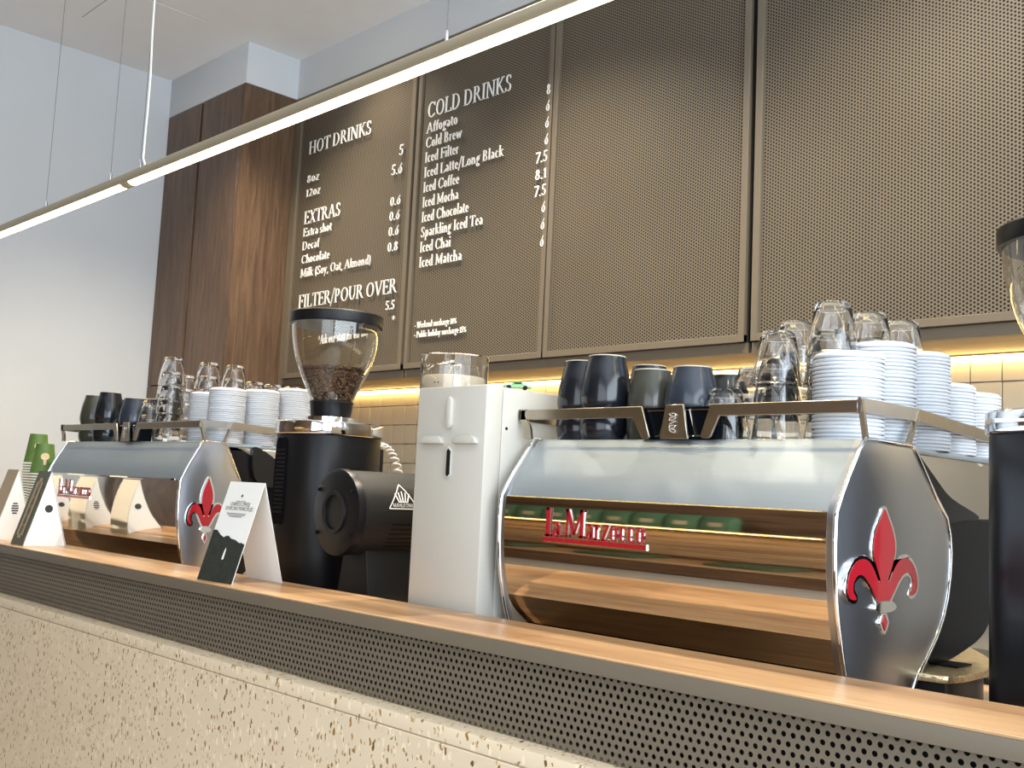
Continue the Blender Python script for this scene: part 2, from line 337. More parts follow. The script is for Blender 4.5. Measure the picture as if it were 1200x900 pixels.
def text_into(mb, txt, x0, x1, z, cap, y, th=.006, bold=0, serif=True, fn=None, shear=0):
    qs, wdt = glyph_quads(txt, bold, serif); sx = (x1-x0)/wdt if x1 is not None else cap
    for q in qs:
        P = [(x0+a*sx+b*cap*shear, z+b*cap) for a, b in q]
        if fn: f_ = [fn(a, b, 0) for a, b in P]; k_ = [fn(a, b, th) for a, b in P]
        else: f_ = [(a, y-th, b) for a, b in P]; k_ = [(a, y, b) for a, b in P]
        mb.add(f_+k_, [(0, 1, 2, 3), (0, 4, 5, 1), (1, 5, 6, 2), (2, 6, 7, 3), (3, 7, 4, 0)])
# ------------------------------------------------------------------ the setting
X0, X1, YF, YB, ZC = -6.24, 2.6, -2.7, 3.78, 3.91
struct(B(X0-.1, X1+.1, YF-.1, YB+.1, -.1, 0).build('floor', M['floor']))
ceil = struct(B(X0-.1, X1+.1, YF-.1, YB+.1, ZC, ZC+.1).build('ceiling', M['ceiling']))
B(-5.76, -5.25, 2.17, 2.66, ZC-.004, ZC-.0005).build('access_panel', M['ceiling'], ceil)
B(-5.763, -5.247, 2.167, 2.663, ZC-.0012, ZC+.001).build('panel_joint', M['grout'], ceil)
struct(B(X0-.1, X0, YF, YB, 0, ZC).build('wall_left', M['plaster']))
struct(B(X0, X1, YB, YB+.1, 0, ZC).build('wall_back', M['plaster']))
struct(B(X0, -5.297, 2.95, YB, 3.663, ZC).build('trim_1', M['plaster'], bevel=.002))
struct(B(-5.297, X1, 3.30, YB, 3.665, ZC).build('trim_2', M['plaster']))
wr = MB().box(X1, X1+.1, YF, -2.35, 0, ZC).box(X1, X1+.1, 3.1, YB, 0, ZC).box(X1, X1+.1, -2.35, 3.1, 0, .6).box(X1, X1+.1, -2.35, 3.1, 3.45, ZC)
struct(wr.build('wall_right', M['plaster']))
wf = MB().box(X0, -1.05, YF-.1, YF, 0, ZC).box(2.25, X1, YF-.1, YF, 0, ZC).box(-1.05, 2.25, YF-.1, YF, 0, .5).box(-1.05, 2.25, YF-.1, YF, 3.3, ZC)
struct(wf.build('wall_front', M['walnut_x']))
def window(name, horiz, a0, a1, z0, z1, c):
    o = MB(); n = 3
    for k in range(n+1):
        a = a0+(a1-a0)*k/n
        o.box(*( (a-.03, a+.03, c-.03, c+.03, z0, z1) if horiz else (c-.03, c+.03, a-.03, a+.03, z0, z1)))
    for z in (z0, z1): o.box(*((a0, a1, c-.03, c+.03, z-.03, z+.03) if horiz else (c-.03, c+.03, a0, a1, z-.03, z+.03)))
    return struct(o.build(name, M['frame']))
window('window_1', False, -2.35, 3.1, .6, 3.45, X1+.05)
window('window_2', True, -1.05, 2.25, .5, 3.3, YF-.05)
wp_ = tag(empty('walnut_wardrobe', (-6.232, -2.6, 0)), 'dark walnut cupboard against the left wall on the customer side', 'cupboard')
B(0, .12, 0, 2.75, 0, 2.7).build('cupboard_body', M['walnut'], wp_, bevel=.002)
for k_ in range(3): B(.12, .135, .02+k_*.91, .90+k_*.91, .05, 2.66).build('door', M['walnut'], wp_, bevel=.002)
# tiles on the back wall
tw = struct(B(-5.29, X1, 3.735, YB, .9, 1.93).build('wall_tiled', M['grout'])); tw.name = 'wall_splashback'
def tile_mesh(h):
    o = B(-.0525, .0525, -.008, 0, 0, h-.004).build('tile', M['tile'], tw, bevel=.0015, seg=1); return o
TH = .1088; protos = {}
rows = [(1.932-.092, .092)]+[(1.840-TH*(k+1), TH) for k in range(6)]
for (z, h) in rows:
    for i in range(42):
        x = -5.233+.1088*i
        if h not in protos: o = protos[h] = tile_mesh(h)
        else: o = protos[h].copy(); COL.objects.link(o)
        o.location = (x, 3.735+random.uniform(-.0008, .0008), z); o.rotation_euler = (random.uniform(-.006, .006), 0, random.uniform(-.008, .008))
# ------------------------------------------------------------------ tall walnut cabinet
c = tag(empty('tall_cabinet', (-5.297, 2.95, 0)), 'tall dark walnut cabinet in the corner against the left wall', 'cabinet')
W_ = .943
MB().box(-.02, 0, 0, .8, .06, 3.66).build('side_panel', M['walnut'], c)
MB().box(-W_+.005, -.02, .024, .8, .06, 3.655).build('carcass', M['dark'], c)
for (a0, a1) in ((-W_+.004, -.513), (-.489, -.024)):
    for (z0, z1) in ((.06, 1.928), (1.935, 3.66)):
        B(a0, a1, 0, .022, z0, z1).build('door', M['walnut'], c, bevel=.0015, seg=1)
B(-W_+.02, -.02, .05, .75, 0, .06).build('plinth', M['dark'], c)
# ------------------------------------------------------------------ overhead cabinets with punched doors
ZB, ZT = 1.935, 3.662
units = [(-5.290, -4.146, 'A'), (-4.128, -3.163, 'B'), (-3.159, -2.128, 'C'), (-2.104, -1.05, 'D'), (-1.045, .0, 'E')]
labs = dict(A='taupe perforated wall cabinet door lettered HOT DRINKS beside the walnut cabinet', B='taupe perforated wall cabinet door lettered COLD DRINKS',
            C='blank taupe perforated wall cabinet directly right of the COLD DRINKS one', D='blank taupe perforated wall cabinet above the stacked glasses at right', E='blank taupe perforated wall cabinet beyond the rightmost grinder')
cabs = {}
for x0, x1, k in units:
    r = tag(empty('wall_cabinet', (x0, 3.3, ZB)), labs[k], 'cabinet', 'perforated wall cabinets'); cabs[k] = r
    wd = x1-x0; h = ZT-ZB
    B(0.002, wd-.002, .03, .43, .014, h).build('carcass', M['dark'], r)
    B(0, wd, .02, .432, 0, .014).build('underside', M['soffit'], r)
    B(-.003, wd+.003, .008, .03, -.004, .034).build('bottom_rail', M['taupe'], r)
    f = MB(); s = .028; lx = .045 if k == 'A' else .002
    f.box(lx, lx+s, -.012, .01, .036, h-.03).box(wd-.002-s, wd-.002, -.012, .01, .036, h-.03).box(lx, wd-.002, -.0115, .01, .036, .036+s).box(lx, wd-.002, -.0115, .01, h-.03-s, h-.03)
    f.build('door_frame', M['taupe'], r, bevel=.0012, seg=1)
    if k == 'A': B(0, .036, -.006, .02, .0, h).build('filler_strip', M['taupe'], r)
    B(0, wd, -.004, .02, h-.028, h).build('top_rail', M['taupe'], r)
    perf_sheet('perforated_sheet', wd-lx-2*s+.012, h-.066-2*s+.012, .0132, .0042, True, 6, M['taupe'], r, loc=((lx+wd)/2-.001, .001, (.036+h-.03)/2))
def lettering(k, rows_):
    mb = MB(); r = cabs[k]; ox = r.location.x
    for t in rows_:
        txt, xa, xb, z, cap = t[:5]
        text_into(mb, txt, xa-ox, xb-ox, z-ZB, cap, -.010, .005, bold=t[5] if len(t) > 5 else .0)
    mb.build('lettering', M['lett'], r, smooth=0)
ax = -5.118
lettering('A', [('HOT DRINKS', ax, -4.515, 3.282, .077), ('8oz', ax, -4.99, 3.112, .052), ('12oz', ax, -4.968, 3.028, .052),
    ('5', -4.262, -4.222, 3.106, .062), ('5.6', -4.318, -4.222, 3.008, .062),
    ('EXTRAS', ax, -4.758, 2.865, .077), ('Extra shot', ax, -4.832, 2.792, .05), ('Decaf', ax, -4.945, 2.712, .05), ('Chocolate', ax, -4.836, 2.632, .05),
    ('Milk (Soy, Oat, Almond)', ax, -4.446, 2.552, .05), ('0.6', -4.312, -4.222, 2.842, .056), ('0.6', -4.312, -4.222, 2.762, .056), ('0.6', -4.312, -4.222, 2.680, .056), ('0.8', -4.312, -4.222, 2.597, .056),
    ('FILTER/POUR OVER', ax, -4.214, 2.372, .077), ('5.5', -4.300, -4.222, 2.287, .052), ('*', -4.240, -4.212, 2.205, .05),
    ('*Single Origin', -4.93, -4.52, 2.232, .05), ('*Ask our staff for our daily', -4.93, -4.33, 2.152, .05)])
bx = -4.044
names = ['Affogato', 'Cold Brew', 'Iced Filter', 'Iced Latte/Long Black', 'Iced Coffee', 'Iced Mocha', 'Iced Chocolate', 'Sparkling Iced Tea', 'Iced Chai', 'Iced Matcha']
ends = [-3.805, -3.768, -3.785, -3.465, -3.770, -3.770, -3.690, -3.585, -3.808, -3.722]
rowsB = [('COLD DRINKS', bx, -3.430, 3.257, .082)]
for i, (n_, e_) in enumerate(zip(names, ends)):
    rowsB.append((n_, bx, e_, 3.178-.0775*i, .054, .0))
for i, p_ in enumerate(['8', '6', '6', '6', '7.5', '8.1', '7.5', '6', '6', '6']):
    rowsB.append((p_, -3.202 if len(p_) == 1 else -3.252, -3.166-.008, 3.178-.0782*i, .056))
rowsB += [('• Weekend surcharge 10%', bx-.006, -3.735, 2.172, .032, .0), ('• Public holiday surcharge 15%', bx-.006, -3.662, 2.124, .032, .0)]
lettering('B', rowsB)
# led strip at the back of the underside
ls = tag(empty('led_strip', (-5.25, 3.70, 1.914)), 'glowing warm LED strip under the wall cabinets over the tiles', 'light')
B(0, 7.6, 0, .022, .015, .021).build('channel', M['barm'], ls); B(0, 7.6, .002, .020, 0, .015).build('diffuser', M['led'], ls)
# back bench below the tiles
bb = tag(empty('back_bench', (-5.29, 3.1, 0)), 'long walnut back bench under the tiled wall', 'bench counter')
B(0, 5.6, .02, .63, 0, .88).build('cabinet_body', M['walnut_x'], bb); B(0, 5.6, 0, .634, .88, .92).build('worktop', M['granite'], bb, bevel=.003)
# ------------------------------------------------------------------ the service counter
CX0, CX1 = -6.2, 1.2; LZ = 1.146
ct = tag(empty('service_counter', (0, 1.2, 0)), 'terrazzo fronted service counter with perforated taupe band under a wood ledge', 'counter')
B(CX0, CX1, -.028, .05, 0, .9665).build('terrazzo_front', M['terrazzo'], ct, bevel=.001, seg=1)
B(CX0, CX1, -.0265, .05, .9665, .9685).build('shadow_joint', M['kraft'], ct)
B(CX0, CX1, -.028, .06, .9685, .995).build('terrazzo_cap', M['terrazzo'], ct, bevel=.003)
B(CX0, CX1, .170, .1835, .99, 1.12).build('inner_panel', M['dark'], ct)
B(CX0, CX1, .1835, .1865, 1.045, LZ-.0002).build('ledge_back_edge', M['oak'], ct)
B(CX0, CX1, 0, .185, 1.1185, LZ-.004).build('ledge_fascia', M['taupe'], ct, bevel=.0015)
B(CX0, CX1, .0005, .185, LZ-.004, LZ).build('ledge_board', M['oak'], ct, bevel=.001, seg=1)
perf_sheet('perforated_band', CX1-CX0, .130, .0135, .0037, False, 12, M['taupe'], ct, loc=((CX0+CX1)/2, .015, 1.0565), depth=.001)
B(CX0, CX1, .05, .185, 0, .985).build('front_framing', M['walnut_x'], ct)
wk = tag(empty('barista_worktop', (0, 1.2, 0)), 'wood worktop behind the raised ledge, carrying the machines and grinders', 'worktop')
B(CX0, CX1, .187, 1.0, 1.00, 1.04).build('worktop_slab', M['oak'], wk, bevel=.002)
B(CX0, CX1, .20, .97, 0, 1.00).build('worktop_cabinet', M['walnut_x'], wk)
WT = 1.04
# ------------------------------------------------------------------ linear pendant lamp
def light_bar(x0, x1, label, wires):
    r = tag(empty('pendant_light_bar', (x0, 1.5, 2.381)), label, 'lamp', 'suspended linear lamps')
    R = .0255; L = x1-x0; n = 28; a_s = [math.radians(a) for a in np.linspace(-37, 217, n)]
    hs = MB(); hs.prism([(R*math.cos(a), R*math.sin(a)) for a in a_s], 0, L, 'x'); hs.build('housing', M['barm'], r)
    a_s = [math.radians(a) for a in np.linspace(-37, -143, 16)]
    df = MB(); df.prism([(R*.96*math.cos(a), R*.96*math.sin(a)) for a in a_s], .028, L-.028, 'x'); df.build('diffuser', M['bar'], r)
    for e in (0, L-.028): MB().prism([(R*math.cos(a), R*math.sin(a)) for a in a_s], e, e+.028, 'x').build('end_cap', M['barm'], r)
    for wx in wires:
        ww = MB().tube([(wx-x0, 0, R), (wx-x0, 0, ZC-2.381)], .0011, 6).build('suspension_wire', M['wire'], r)
        MB().lathe([(.0, 0), (.005, 0), (.005, .022), (.002, .03), (0, .03)], (wx-x0, 0, R), 12).build('wire_clip', M['chrome'], ww)
    return r
light_bar(-6.15, -3.432, 'left hanging linear lamp ending by the white cord, glowing underside', (-5.9, -4.175, -3.59))
b2 = light_bar(-3.428, .55, 'long right hanging linear lamp crossing in front of the menu boards', (-3.355, -1.79, .4))
o = -3.428
pc = [(-3.27, 1.5, 2.404), (-3.32, 1.5, 2.41), (-3.345, 1.502, 2.44), (-3.35, 1.505, 2.55)]+[(-3.35+.012*math.sin(k*.9), 1.5+.006*math.cos(k*1.3), 2.6+k*.131) for k in range(11)]
MB().tube([(a-o, b-1.5, d-2.381) for a, b, d in pc], .0035, 8).build('power_cord', M['cord'], b2)
# ceiling downlights
def downlight(x, y, power, label):
    r = tag(empty('downlight', (x, y, ZC)), label, 'lamp')
    MB().lathe([(.035, -.002), (.048, -.004), (.05, 0), (.035, 0)], n=24).build('trim_ring', M['ceiling'], r)
    MB().lathe([(0, -.001), (.034, -.001)], n=24).build('lens', M['spot'], r)
    d = bpy.data.lights.new('downlight_beam', 'SPOT'); d.energy = power; d.color = (1, .87, .68); d.spot_size = math.radians(112); d.spot_blend = 1.0; d.shadow_soft_size = .04
    l = bpy.data.objects.new('downlight_beam', d); COL.objects.link(l); l.parent = r; l.location = (0, 0, -.02)
downlight(-4.42, 2.95, 90, 'small round ceiling downlight beside the bulkhead over the menu boards')
downlight(-3.0, 2.45, 420, 'small round ceiling downlight above the COLD DRINKS board')
downlight(-4.7, 2.45, 300, 'small round ceiling downlight above the HOT DRINKS board')
downlight(-1.4, 2.45, 380, 'small round ceiling downlight over the blank perforated cabinets')
downlight(-3.6, .1, 45, 'ceiling downlight over the customer side, left one')
downlight(-1.6, .1, 45, 'ceiling downlight over the customer side, middle one')
downlight(.2, .1, 45, 'ceiling downlight over the customer side, right one')
# ------------------------------------------------------------------ espresso machines
def catmull(pts, n=5, closed=True):
    out = []; m = len(pts)
    for i in range(m if closed else m-1):
        p = [pts[(i+k-1) % m] if closed else pts[min(max(i+k-1, 0), m-1)] for k in range(4)]
        for j in range(n):
            t = j/n
            out.append(tuple(.5*((2*p[1][d])+(-p[0][d]+p[2][d])*t+(2*p[0][d]-5*p[1][d]+4*p[2][d]-p[3][d])*t*t+(-p[0][d]+3*p[1][d]-3*p[2][d]+p[3][d])*t**3) for d in range(len(p[0]))))
    if not closed: out.append(tuple(pts[-1]))
    return out
def offset_poly(pts, d):
    m = len(pts); A = sum(pts[i][0]*pts[(i+1) % m][1]-pts[(i+1) % m][0]*pts[i][1] for i in range(m)); sg = 1 if A > 0 else -1; out = []
    for i in range(m):
        a, b = pts[i-1], pts[(i+1) % m]; tx, ty = b[0]-a[0], b[1]-a[1]; L = math.hypot(tx, ty) or 1
        out.append((pts[i][0]+sg*ty/L*d, pts[i][1]-sg*tx/L*d))
    return out
FR_UP0 = [(0, .445), (-.022, .418), (-.048, .385), (-.068, .357), (-.080, .3315)]
FR_LO0 = [(-.084, .3315), (-.0855, .31), (-.0862, .285), (-.0855, .255), (-.0825, .218), (-.0765, .182), (-.068, .149), (-.058, .115), (-.046, .085), (-.030, .055), (-.014, .030)]
BK0 = [(.155, .025), (.172, .052), (.19, .075), (.222, .10), (.258, .13), (.284, .16), (.303, .195), (.314, .235), (.317, .27), (.313, .30), (.300, .33), (.278, .347), (.255, .365), (.202, .414), (.175, .438), (.159, .445)]
def fleur():
    H = [(0, .341), (.013, .327), (.028, .308), (.036, .290), (.036, .272), (.027, .252), (.016, .236), (.014, .229), (.020, .233), (.036, .252), (.056, .264), (.080, .265), (.102, .254), (.115, .236), (.117, .218), (.108, .207), (.092, .204), (.088, .209), (.097, .218), (.096, .231), (.083, .240), (.066, .238), (.048, .226), (.032, .210), (.016, .196), (.006, .189)]
    pts = H+[(-x, z) for x, z in H[::-1] if x > 0]
    return catmull(pts, 3)
def machine(wd, loc, label, logo_a0, logo_a1, kf=1, kb=1):
    rz = 0; scl = 1; feet = 0
    def kk(L): return [(y*(kf if y < 0 else kb), z) for y, z in L]
    FR_UP, FR_LO, BK = kk(FR_UP0), kk(FR_LO0), kk(BK0)
    r = tag(empty('espresso_machine', loc, rz, scl), label, 'espresso machine', 'chrome espresso machines')
    outline = FR_UP[:-1]+FR_LO+BK
    cy = .115*kb; cz = .24
    # side plates, slightly domed
    for side in (1, -1):
        xo = 0 if side == 1 else -wd
        pm = MB(); n = len(outline); K = 7; vs = []; fs = []
        for k in range(K+1):
            t = 1-k/K*.999
            bl = .009*(1-t**3)
            for (y, z) in outline: vs.append((xo+side*bl, cy+(y-cy)*t, cz+(z-cz)*t))
        for k in range(K):
            for i in range(n): j = (i+1) % n; fs.append((k*n+i, k*n+j, (k+1)*n+j, (k+1)*n+i))
        fs.append(tuple(K*n+i for i in range(n)))
        vs += [(xo-side*.014, y, z) for y, z in outline]; q = (K+1)*n
        for i in range(n): j = (i+1) % n; fs.append((i, j, q+j, q+i))
        fs.append(tuple(q+i for i in range(n)))
        pl = pm.add(vs, fs).build('side_plate', M['satin'], r, smooth=45)
        pl['label'] = 'satin steel side plate with red fleur-de-lis' if side == 1 else 'satin steel side plate away from the camera'
        MB().tube([(xo, y, z) for y, z in outline], .0042, 8, closed=True).build('chrome_rim', M['chrome'], pl, smooth=80)
        if side == 1:
            bc = .050*kb; q_ = .5+.0*kb if kb < 1 else 1; F = fleur(); Fb = [(bc+x*q_, z) for x, z in F]
            MB().prism(offset_poly(Fb, .0045), .001, .0098, 'x').build('emblem_edge', M['chrome'], pl, bevel=.0012, seg=1)
            em = MB().prism(offset_poly(Fb, -.0012), .006, .0106, 'x')
            em.build('fleur_emblem', M['red'], pl, smooth=30)['label'] = 'red enamel fleur-de-lis'
            bd = MB().prism(catmull([(bc+x*q_, z) for x, z in ((-.036, .190), (-.022, .200), (.022, .200), (.036, .190), (.02, .183), (-.02, .183))], 3), .004, .0135, 'x')
            bd.prism([(bc+x*q_, z) for x, z in ((0, .190), (.010, .180), (.017, .168), (.010, .156), (0, .148), (-.010, .156), (-.017, .168), (-.010, .180))], .002, .0112, 'x').build('emblem_band', M['chrome'], pl, bevel=.001, seg=1)
            MB().prism([(bc+x*q_, z) for x, z in ((0, .180), (.008, .168), (0, .156), (-.008, .168))], .008, .0124, 'x').build('emblem_diamond', M['red'], pl)
    a0, a1 = -wd+.014, -.014
    def skin(poly, t, x0, x1):
        inner = [(y+t, z-.0) for y, z in poly][::-1]
        return MB().prism(list(poly)+inner, x0, x1, 'x')
    skin(FR_UP, .01, a0, a1).build('upper_front_panel', M['brushed'], r)['label'] = 'brushed pale steel panel'
    lo = FR_LO[:-2]
    lo_s = catmull([(y, z) for y, z in lo], 4, closed=False)
    skin(lo_s, .01, a0, a1).build('lower_front_panel', M['mirror'], r, smooth=60)['label'] = 'curved mirror steel panel'
    B(a0, a1, -.084, -.07, .3295, .3335).build('crease_trim', M['chrome'], r)
    body = [(.02, .425), (-.052, .34), (-.066, .30), (-.064, .24), (-.048, .16), (-.015, .06), (.0, .03), (.14, .03), (.20, .085), (.30, .088), (.41, .102), (.50, .135), (.545, .20), (.56, .30), (.56, .425)]
    body = [(y*kf+(.004 if kf < 1 else 0) if y < 0 else y, z) for y, z in body]
    MB().prism(body, a0+.004, a1-.004, 'x').build('chassis', M['black'], r)
    blk = catmull([(.20, .325), (.57, .325), (.572, .30), (.568, .25), (.548, .18), (.50, .125), (.41, .098), (.30, .085), (.22, .12)], 4)
    blk = [(min(y, .572), min(z, .326)) for y, z in blk]
    for (xa, xb) in ((-.032, -.012), (-wd+.012, -wd+.032)): MB().prism(blk, xa, xb, 'x').build('lower_side_shell', M['blackg'], r)
    ush = [(.12, .434), (.60, .434), (.60, .40), (.585, .36), (.57, .328), (.30, .328), (.2, .40)]
    MB().prism(ush, -.030, -.016, 'x').build('upper_side_shell', M['mirror'], r, bevel=.002)
    dk = MB().prism(catmull([(.17, .430), (.20, .432), (.26, .40), (.33, .365), (.45, .335), (.40, .327), (.20, .327)], 4), -.016, -.004, 'x')
    dk.build('side_grip', M['blackm'], r)
    B(a0, a1, -.002, .66, .434, .4445).build('cup_tray', M['brushed'], r, bevel=.002)
    B(-wd*.9, -wd*.1, .555, .64, .30, .43).build('group_cover', M['mirror'], r, bevel=.01)
    B(-wd+.05, -.05, .10, .24, .025, .09).build('drip_tray', M['satin'], r, bevel=.004)
    for fx in (-wd+.07, -.07):
        for fy in (.06, .52): MB().lathe([(0, -feet), (.024, -feet), (.026, -feet+.008), (.016, .0), (.016, .04), (0, .04)], (fx, fy, 0), 20).build('foot', M['black'], r)
    # cup rail
    z1 = .5045; z0 = .484; yf = -.016; mid = -wd*.493
    rl = empty('cup_rail'); rl.parent = r
    k = wd/.70
    mb = MB()
    mb.prism([(-wd-.026, z1), (mid-.074, z1), (mid-.054, .449), (mid-.060, .446), (mid-.070, .446), (mid-.074, .449), (mid-.094, z0), (-wd-.026, z0)], yf, yf+.005, 'y')
    mb.prism([(-.003, z1), (mid+.074, z1), (mid+.054, .449), (mid+.060, .446), (mid+.070, .446), (mid+.076, .449), (mid+.092, z0), (-.003, z0)], yf, yf+.005, 'y')
    rl2 = mb.build('front_rail', M['railm'], rl, bevel=.001, seg=1)
    MB().prism([(mid-.019, z1+.001), (mid+.019, z1+.001), (mid+.030, .445), (mid-.030, .445)], yf-.002, yf+.004, 'y').build('rail_badge', M['railm'], rl, bevel=.001, seg=1)
    sq = MB()
    for q in range(5): sq.tube([(mid-.001+.007*math.sin(t*1.9+q), yf-.004, .459+q*.007+.003*math.cos(t*2.3)) for t in np.linspace(0, 3, 9)], .0011, 6)
    sq.build('badge_script', M['chrome'], rl)
    B(mid-.080, mid+.080, yf+.012, yf+.05, .446, .502).build('bell_housing', M['blackg'], rl)
    MB().box(mid-.066, mid+.066, yf+.009, yf+.012, .4955, .4975).box(mid-.048, mid+.048, yf+.009, yf+.012, .450, .452).prism([(mid+.024, .497), (mid+.026, .497), (mid+.040, .450), (mid+.038, .450)], yf+.009, yf+.012, 'y').prism([(mid-.026, .497), (mid-.024, .497), (mid-.038, .450), (mid-.040, .450)], yf+.009, yf+.012, 'y').build('housing_trim', M['chrome'], rl)
    cy2 = .189*(kb+.06 if kb < 1 else 1)
    cr = MB().box(-.003, .002, yf, cy2, z0+.002, z1+.003); cr.build('corner_rail', M['satin'], rl)
    MB().prism([(cy2, z1+.003), (.66, z1-.022), (.66, z0-.020), (cy2, z0+.002)], -.003, .002, 'x').build('side_rail', M['railm'], rl)
    for (ya, yb) in ((yf+.002, .004), (cy2-.003, .150*kb)):
        MB().prism([(ya-.003, z1), (ya+.004, z1), (yb+.004, .446), (yb-.003, .446)], -.004, .004, 'x').build('rail_leg', M['railm'], rl)
    lg = catmull([(-wd-.031, z1+.001), (-wd-.033, .492), (-wd-.018, .470), (-wd-.013, .446)], 4, False); lg2 = [(x+.020, z) for x, z in lg][::-1]
    MB().prism(lg+lg2, yf, yf+.006, 'y').build('rail_leg', M['railm'], rl)
    MB().prism([(yf, z1), (.66, z1-.022), (.66, z0-.020), (yf, z0)], -wd-.030, -wd-.026, 'x').build('side_rail', M['railm'], rl)
    for yb in (.62,): B(-wd-.030, -wd-.002, yb, yb+.01, .43, .48).build('rail_leg', M['railm'], rl); B(-.004, .002, yb, yb+.01, .44, .49).build('rail_leg', M['railm'], rl)
    # maker's name, red letters on chrome
    L = logo_a1-logo_a0; zb = .262; yb = -.0857*kf
    lr = MB(); lr.m = 0
    def both(txt, u0, u1, z, cap, bold):
        lr.m = 1; text_into(lr, txt, logo_a0+u0*L, logo_a0+u1*L, z, cap, yb+.004, .0065, bold=bold+.02)
        lr.m = 0; text_into(lr, txt, logo_a0+u0*L, logo_a0+u1*L, z, cap, yb+.002, .0062, bold=bold)
    both('l', .01, .085, zb, .050, .06); both('a', .08, .19, zb, .044, .02); both('M', .21, .43, zb+.002, .050, .04); both('arzocco', .43, .99, zb, .044, .02)
    lr.m = 0; lr.box(logo_a0, logo_a1, yb-.0045, yb+.008, zb-.009, zb-.001); lr.m = 1; lr.box(logo_a0-.001, logo_a1+.001, yb-.0028, yb+.008, zb-.0102, zb+.0)
    lr.build('maker_name', [M['red'], M['chrome']], r, smooth=0)['label'] = 'raised red maker name with chrome edges'
    return r
nm = machine(.70, (-.756, 1.504, WT), 'nearer chrome espresso machine right of the tall white box', -.580, -.342)
dpoly = catmull([(-.24, .19), (.010, .19), (.052, .22), (.056, .30), (.049, .361), (.006, .476), (-.044, .556), (-.114, .636), (-.24, .64)], 4)
MB().prism(dpoly, .068, .080, 'z').build('splash_tray', M['goldm'], nm, bevel=.002)['label'] = 'speckled gold toned steel tray end'
MB().prism(offset_poly(dpoly, -.012), .0, .068, 'z').build('tray_base', M['black'], nm)
MB().box(-.030, .020, .30, .36, .0805, .083).build('tray_grate', M['rubber'], nm)
machine(.975, (-2.792, 1.504, WT), 'farther chrome espresso machine at left behind the folded cards', -.860, -.600, .72, .44)
def RT(a, b): return (-.756+a, 1.504+b, WT+.4445)
def LT(a, b): return (-2.792+a, 1.504+b, WT+.4445)
# ------------------------------------------------------------------ mugs, glasses, lids on the trays
def mug(h, r0, rb, rf, m, label):   # inverted: rim down at z=0, foot up
    r = tag(empty('mug'), label, 'mug')
    pr = catmull([(r0, 0), (rb, h*.20), (rb*.985, h*.40), (rb*.62+rf*.38, h*.66), (rf*1.06, h*.90), (rf, h)], 5, False)
    inn = [(max(.001, q-.004), z) for q, z in pr if z < h-.012][::-1]
    MB().lathe(pr+[(rf-.004, h), (rf-.006, h-.005), (0, h-.005)], n=40).build('body', m, r)
    MB().lathe([(r0, 0)]+inn[::-1]+[(0, h-.014)], n=40).build('inside_wall', m, r)
    MB().lathe([(rf-.004, h-.001), (rf-.004, h+.0007), (rf+.0003, h+.0007), (rf+.0003, h-.0012)], n=40, rad=lambda a: 1).build('foot_ring', M['foot'], r)
    return r
def mug_stack(P, h, r0, rb, rf, m, lab, n=2, step=.055):
    a = mug(h, r0, rb, rf, m, lab+(', lower one of the stack' if n > 1 else '')); a.location = P; a['group'] = 'mugs on the machines'
    for k in range(1, n): dup(a, (P[0], P[1], P[2]+k*step), .3*k, None, lab+', top one of the stack', 'mugs on the machines')
mug_stack(RT(-.652, .085), .112, .044, .050, .036, M['mugd'], 'tall black mug at the left end of the nearer machine', 2, .053)
mug_stack(RT(-.568, .060), .112, .044, .050, .036, M['mugd'], 'tall black mug second from the left on the nearer machine', 2, .056)
mug_stack(RT(-.560, .185), .108, .042, .047, .034, M['mugd'], 'black mug half hidden behind the olive grey one', 2, .055)
mug_stack(RT(-.470, .080), .090, .042, .047, .034, M['mugo'], 'olive grey mug beside the rail badge of the nearer machine', 2, .048)
mug_stack(RT(-.374, .075), .090, .044, .049, .035, M['mugb'], 'slate blue mug right of the nearer machine rail badge', 2, .048)
mug_stack(RT(-.375, .19), .086, .040, .045, .030, M['mugd'], 'black mug behind the nearer slate blue one', 2, .050)
mug_stack(LT(-.930, .068), .110, .042, .048, .034, M['mugo'], 'olive mug at the far left of the farther machine', 2, .060)
mug_stack(LT(-.808, .068), .114, .044, .050, .035, M['mugd'], 'tall black mug on the farther machine', 2, .063)
mug_stack(LT(-.890, .160), .104, .042, .046, .034, M['mugo'], 'olive mug behind the black one on the farther machine', 2, .058)
mug_stack(LT(-.611, .071), .100, .046, .051, .037, M['mugb'], 'slate blue mug behind the badge of the farther machine', 2, .050)
mug_stack(LT(-.735, .172), .104, .042, .046, .034, M['mugd'], 'black mug behind the farther slate blue one', 2, .058)
def tumbler():
    r = tag(empty('glass_tumbler'), 'clear glass tumbler', 'glass')
    h = .092; out = [(.0425, 0), (.0435, .003), (.0420, .010), (.0395, .032), (.0380, .040), (.0345, .060), (.0305, .080), (.0290, .088), (.026, h)]
    inn = [(0, h-.009), (.0243, h-.009), (.0288, .074), (.0335, .055), (.0371, .036), (.0395, .012), (.0405, .001)]
    n = 36
    def rad(a): return 1+.012*abs(math.cos(a*4.5))
    MB().lathe(out+[(0, h)], n=n, rad=rad).lathe(inn+[(.0425, 0)], n=n, rad=rad)
    mb = MB().lathe([(0, h)]+out[::-1]+inn[::-1], n=n, rad=rad)
    mb.build('glass_body', M['glass'], r, smooth=30); return r
TG = tumbler(); first = [True]
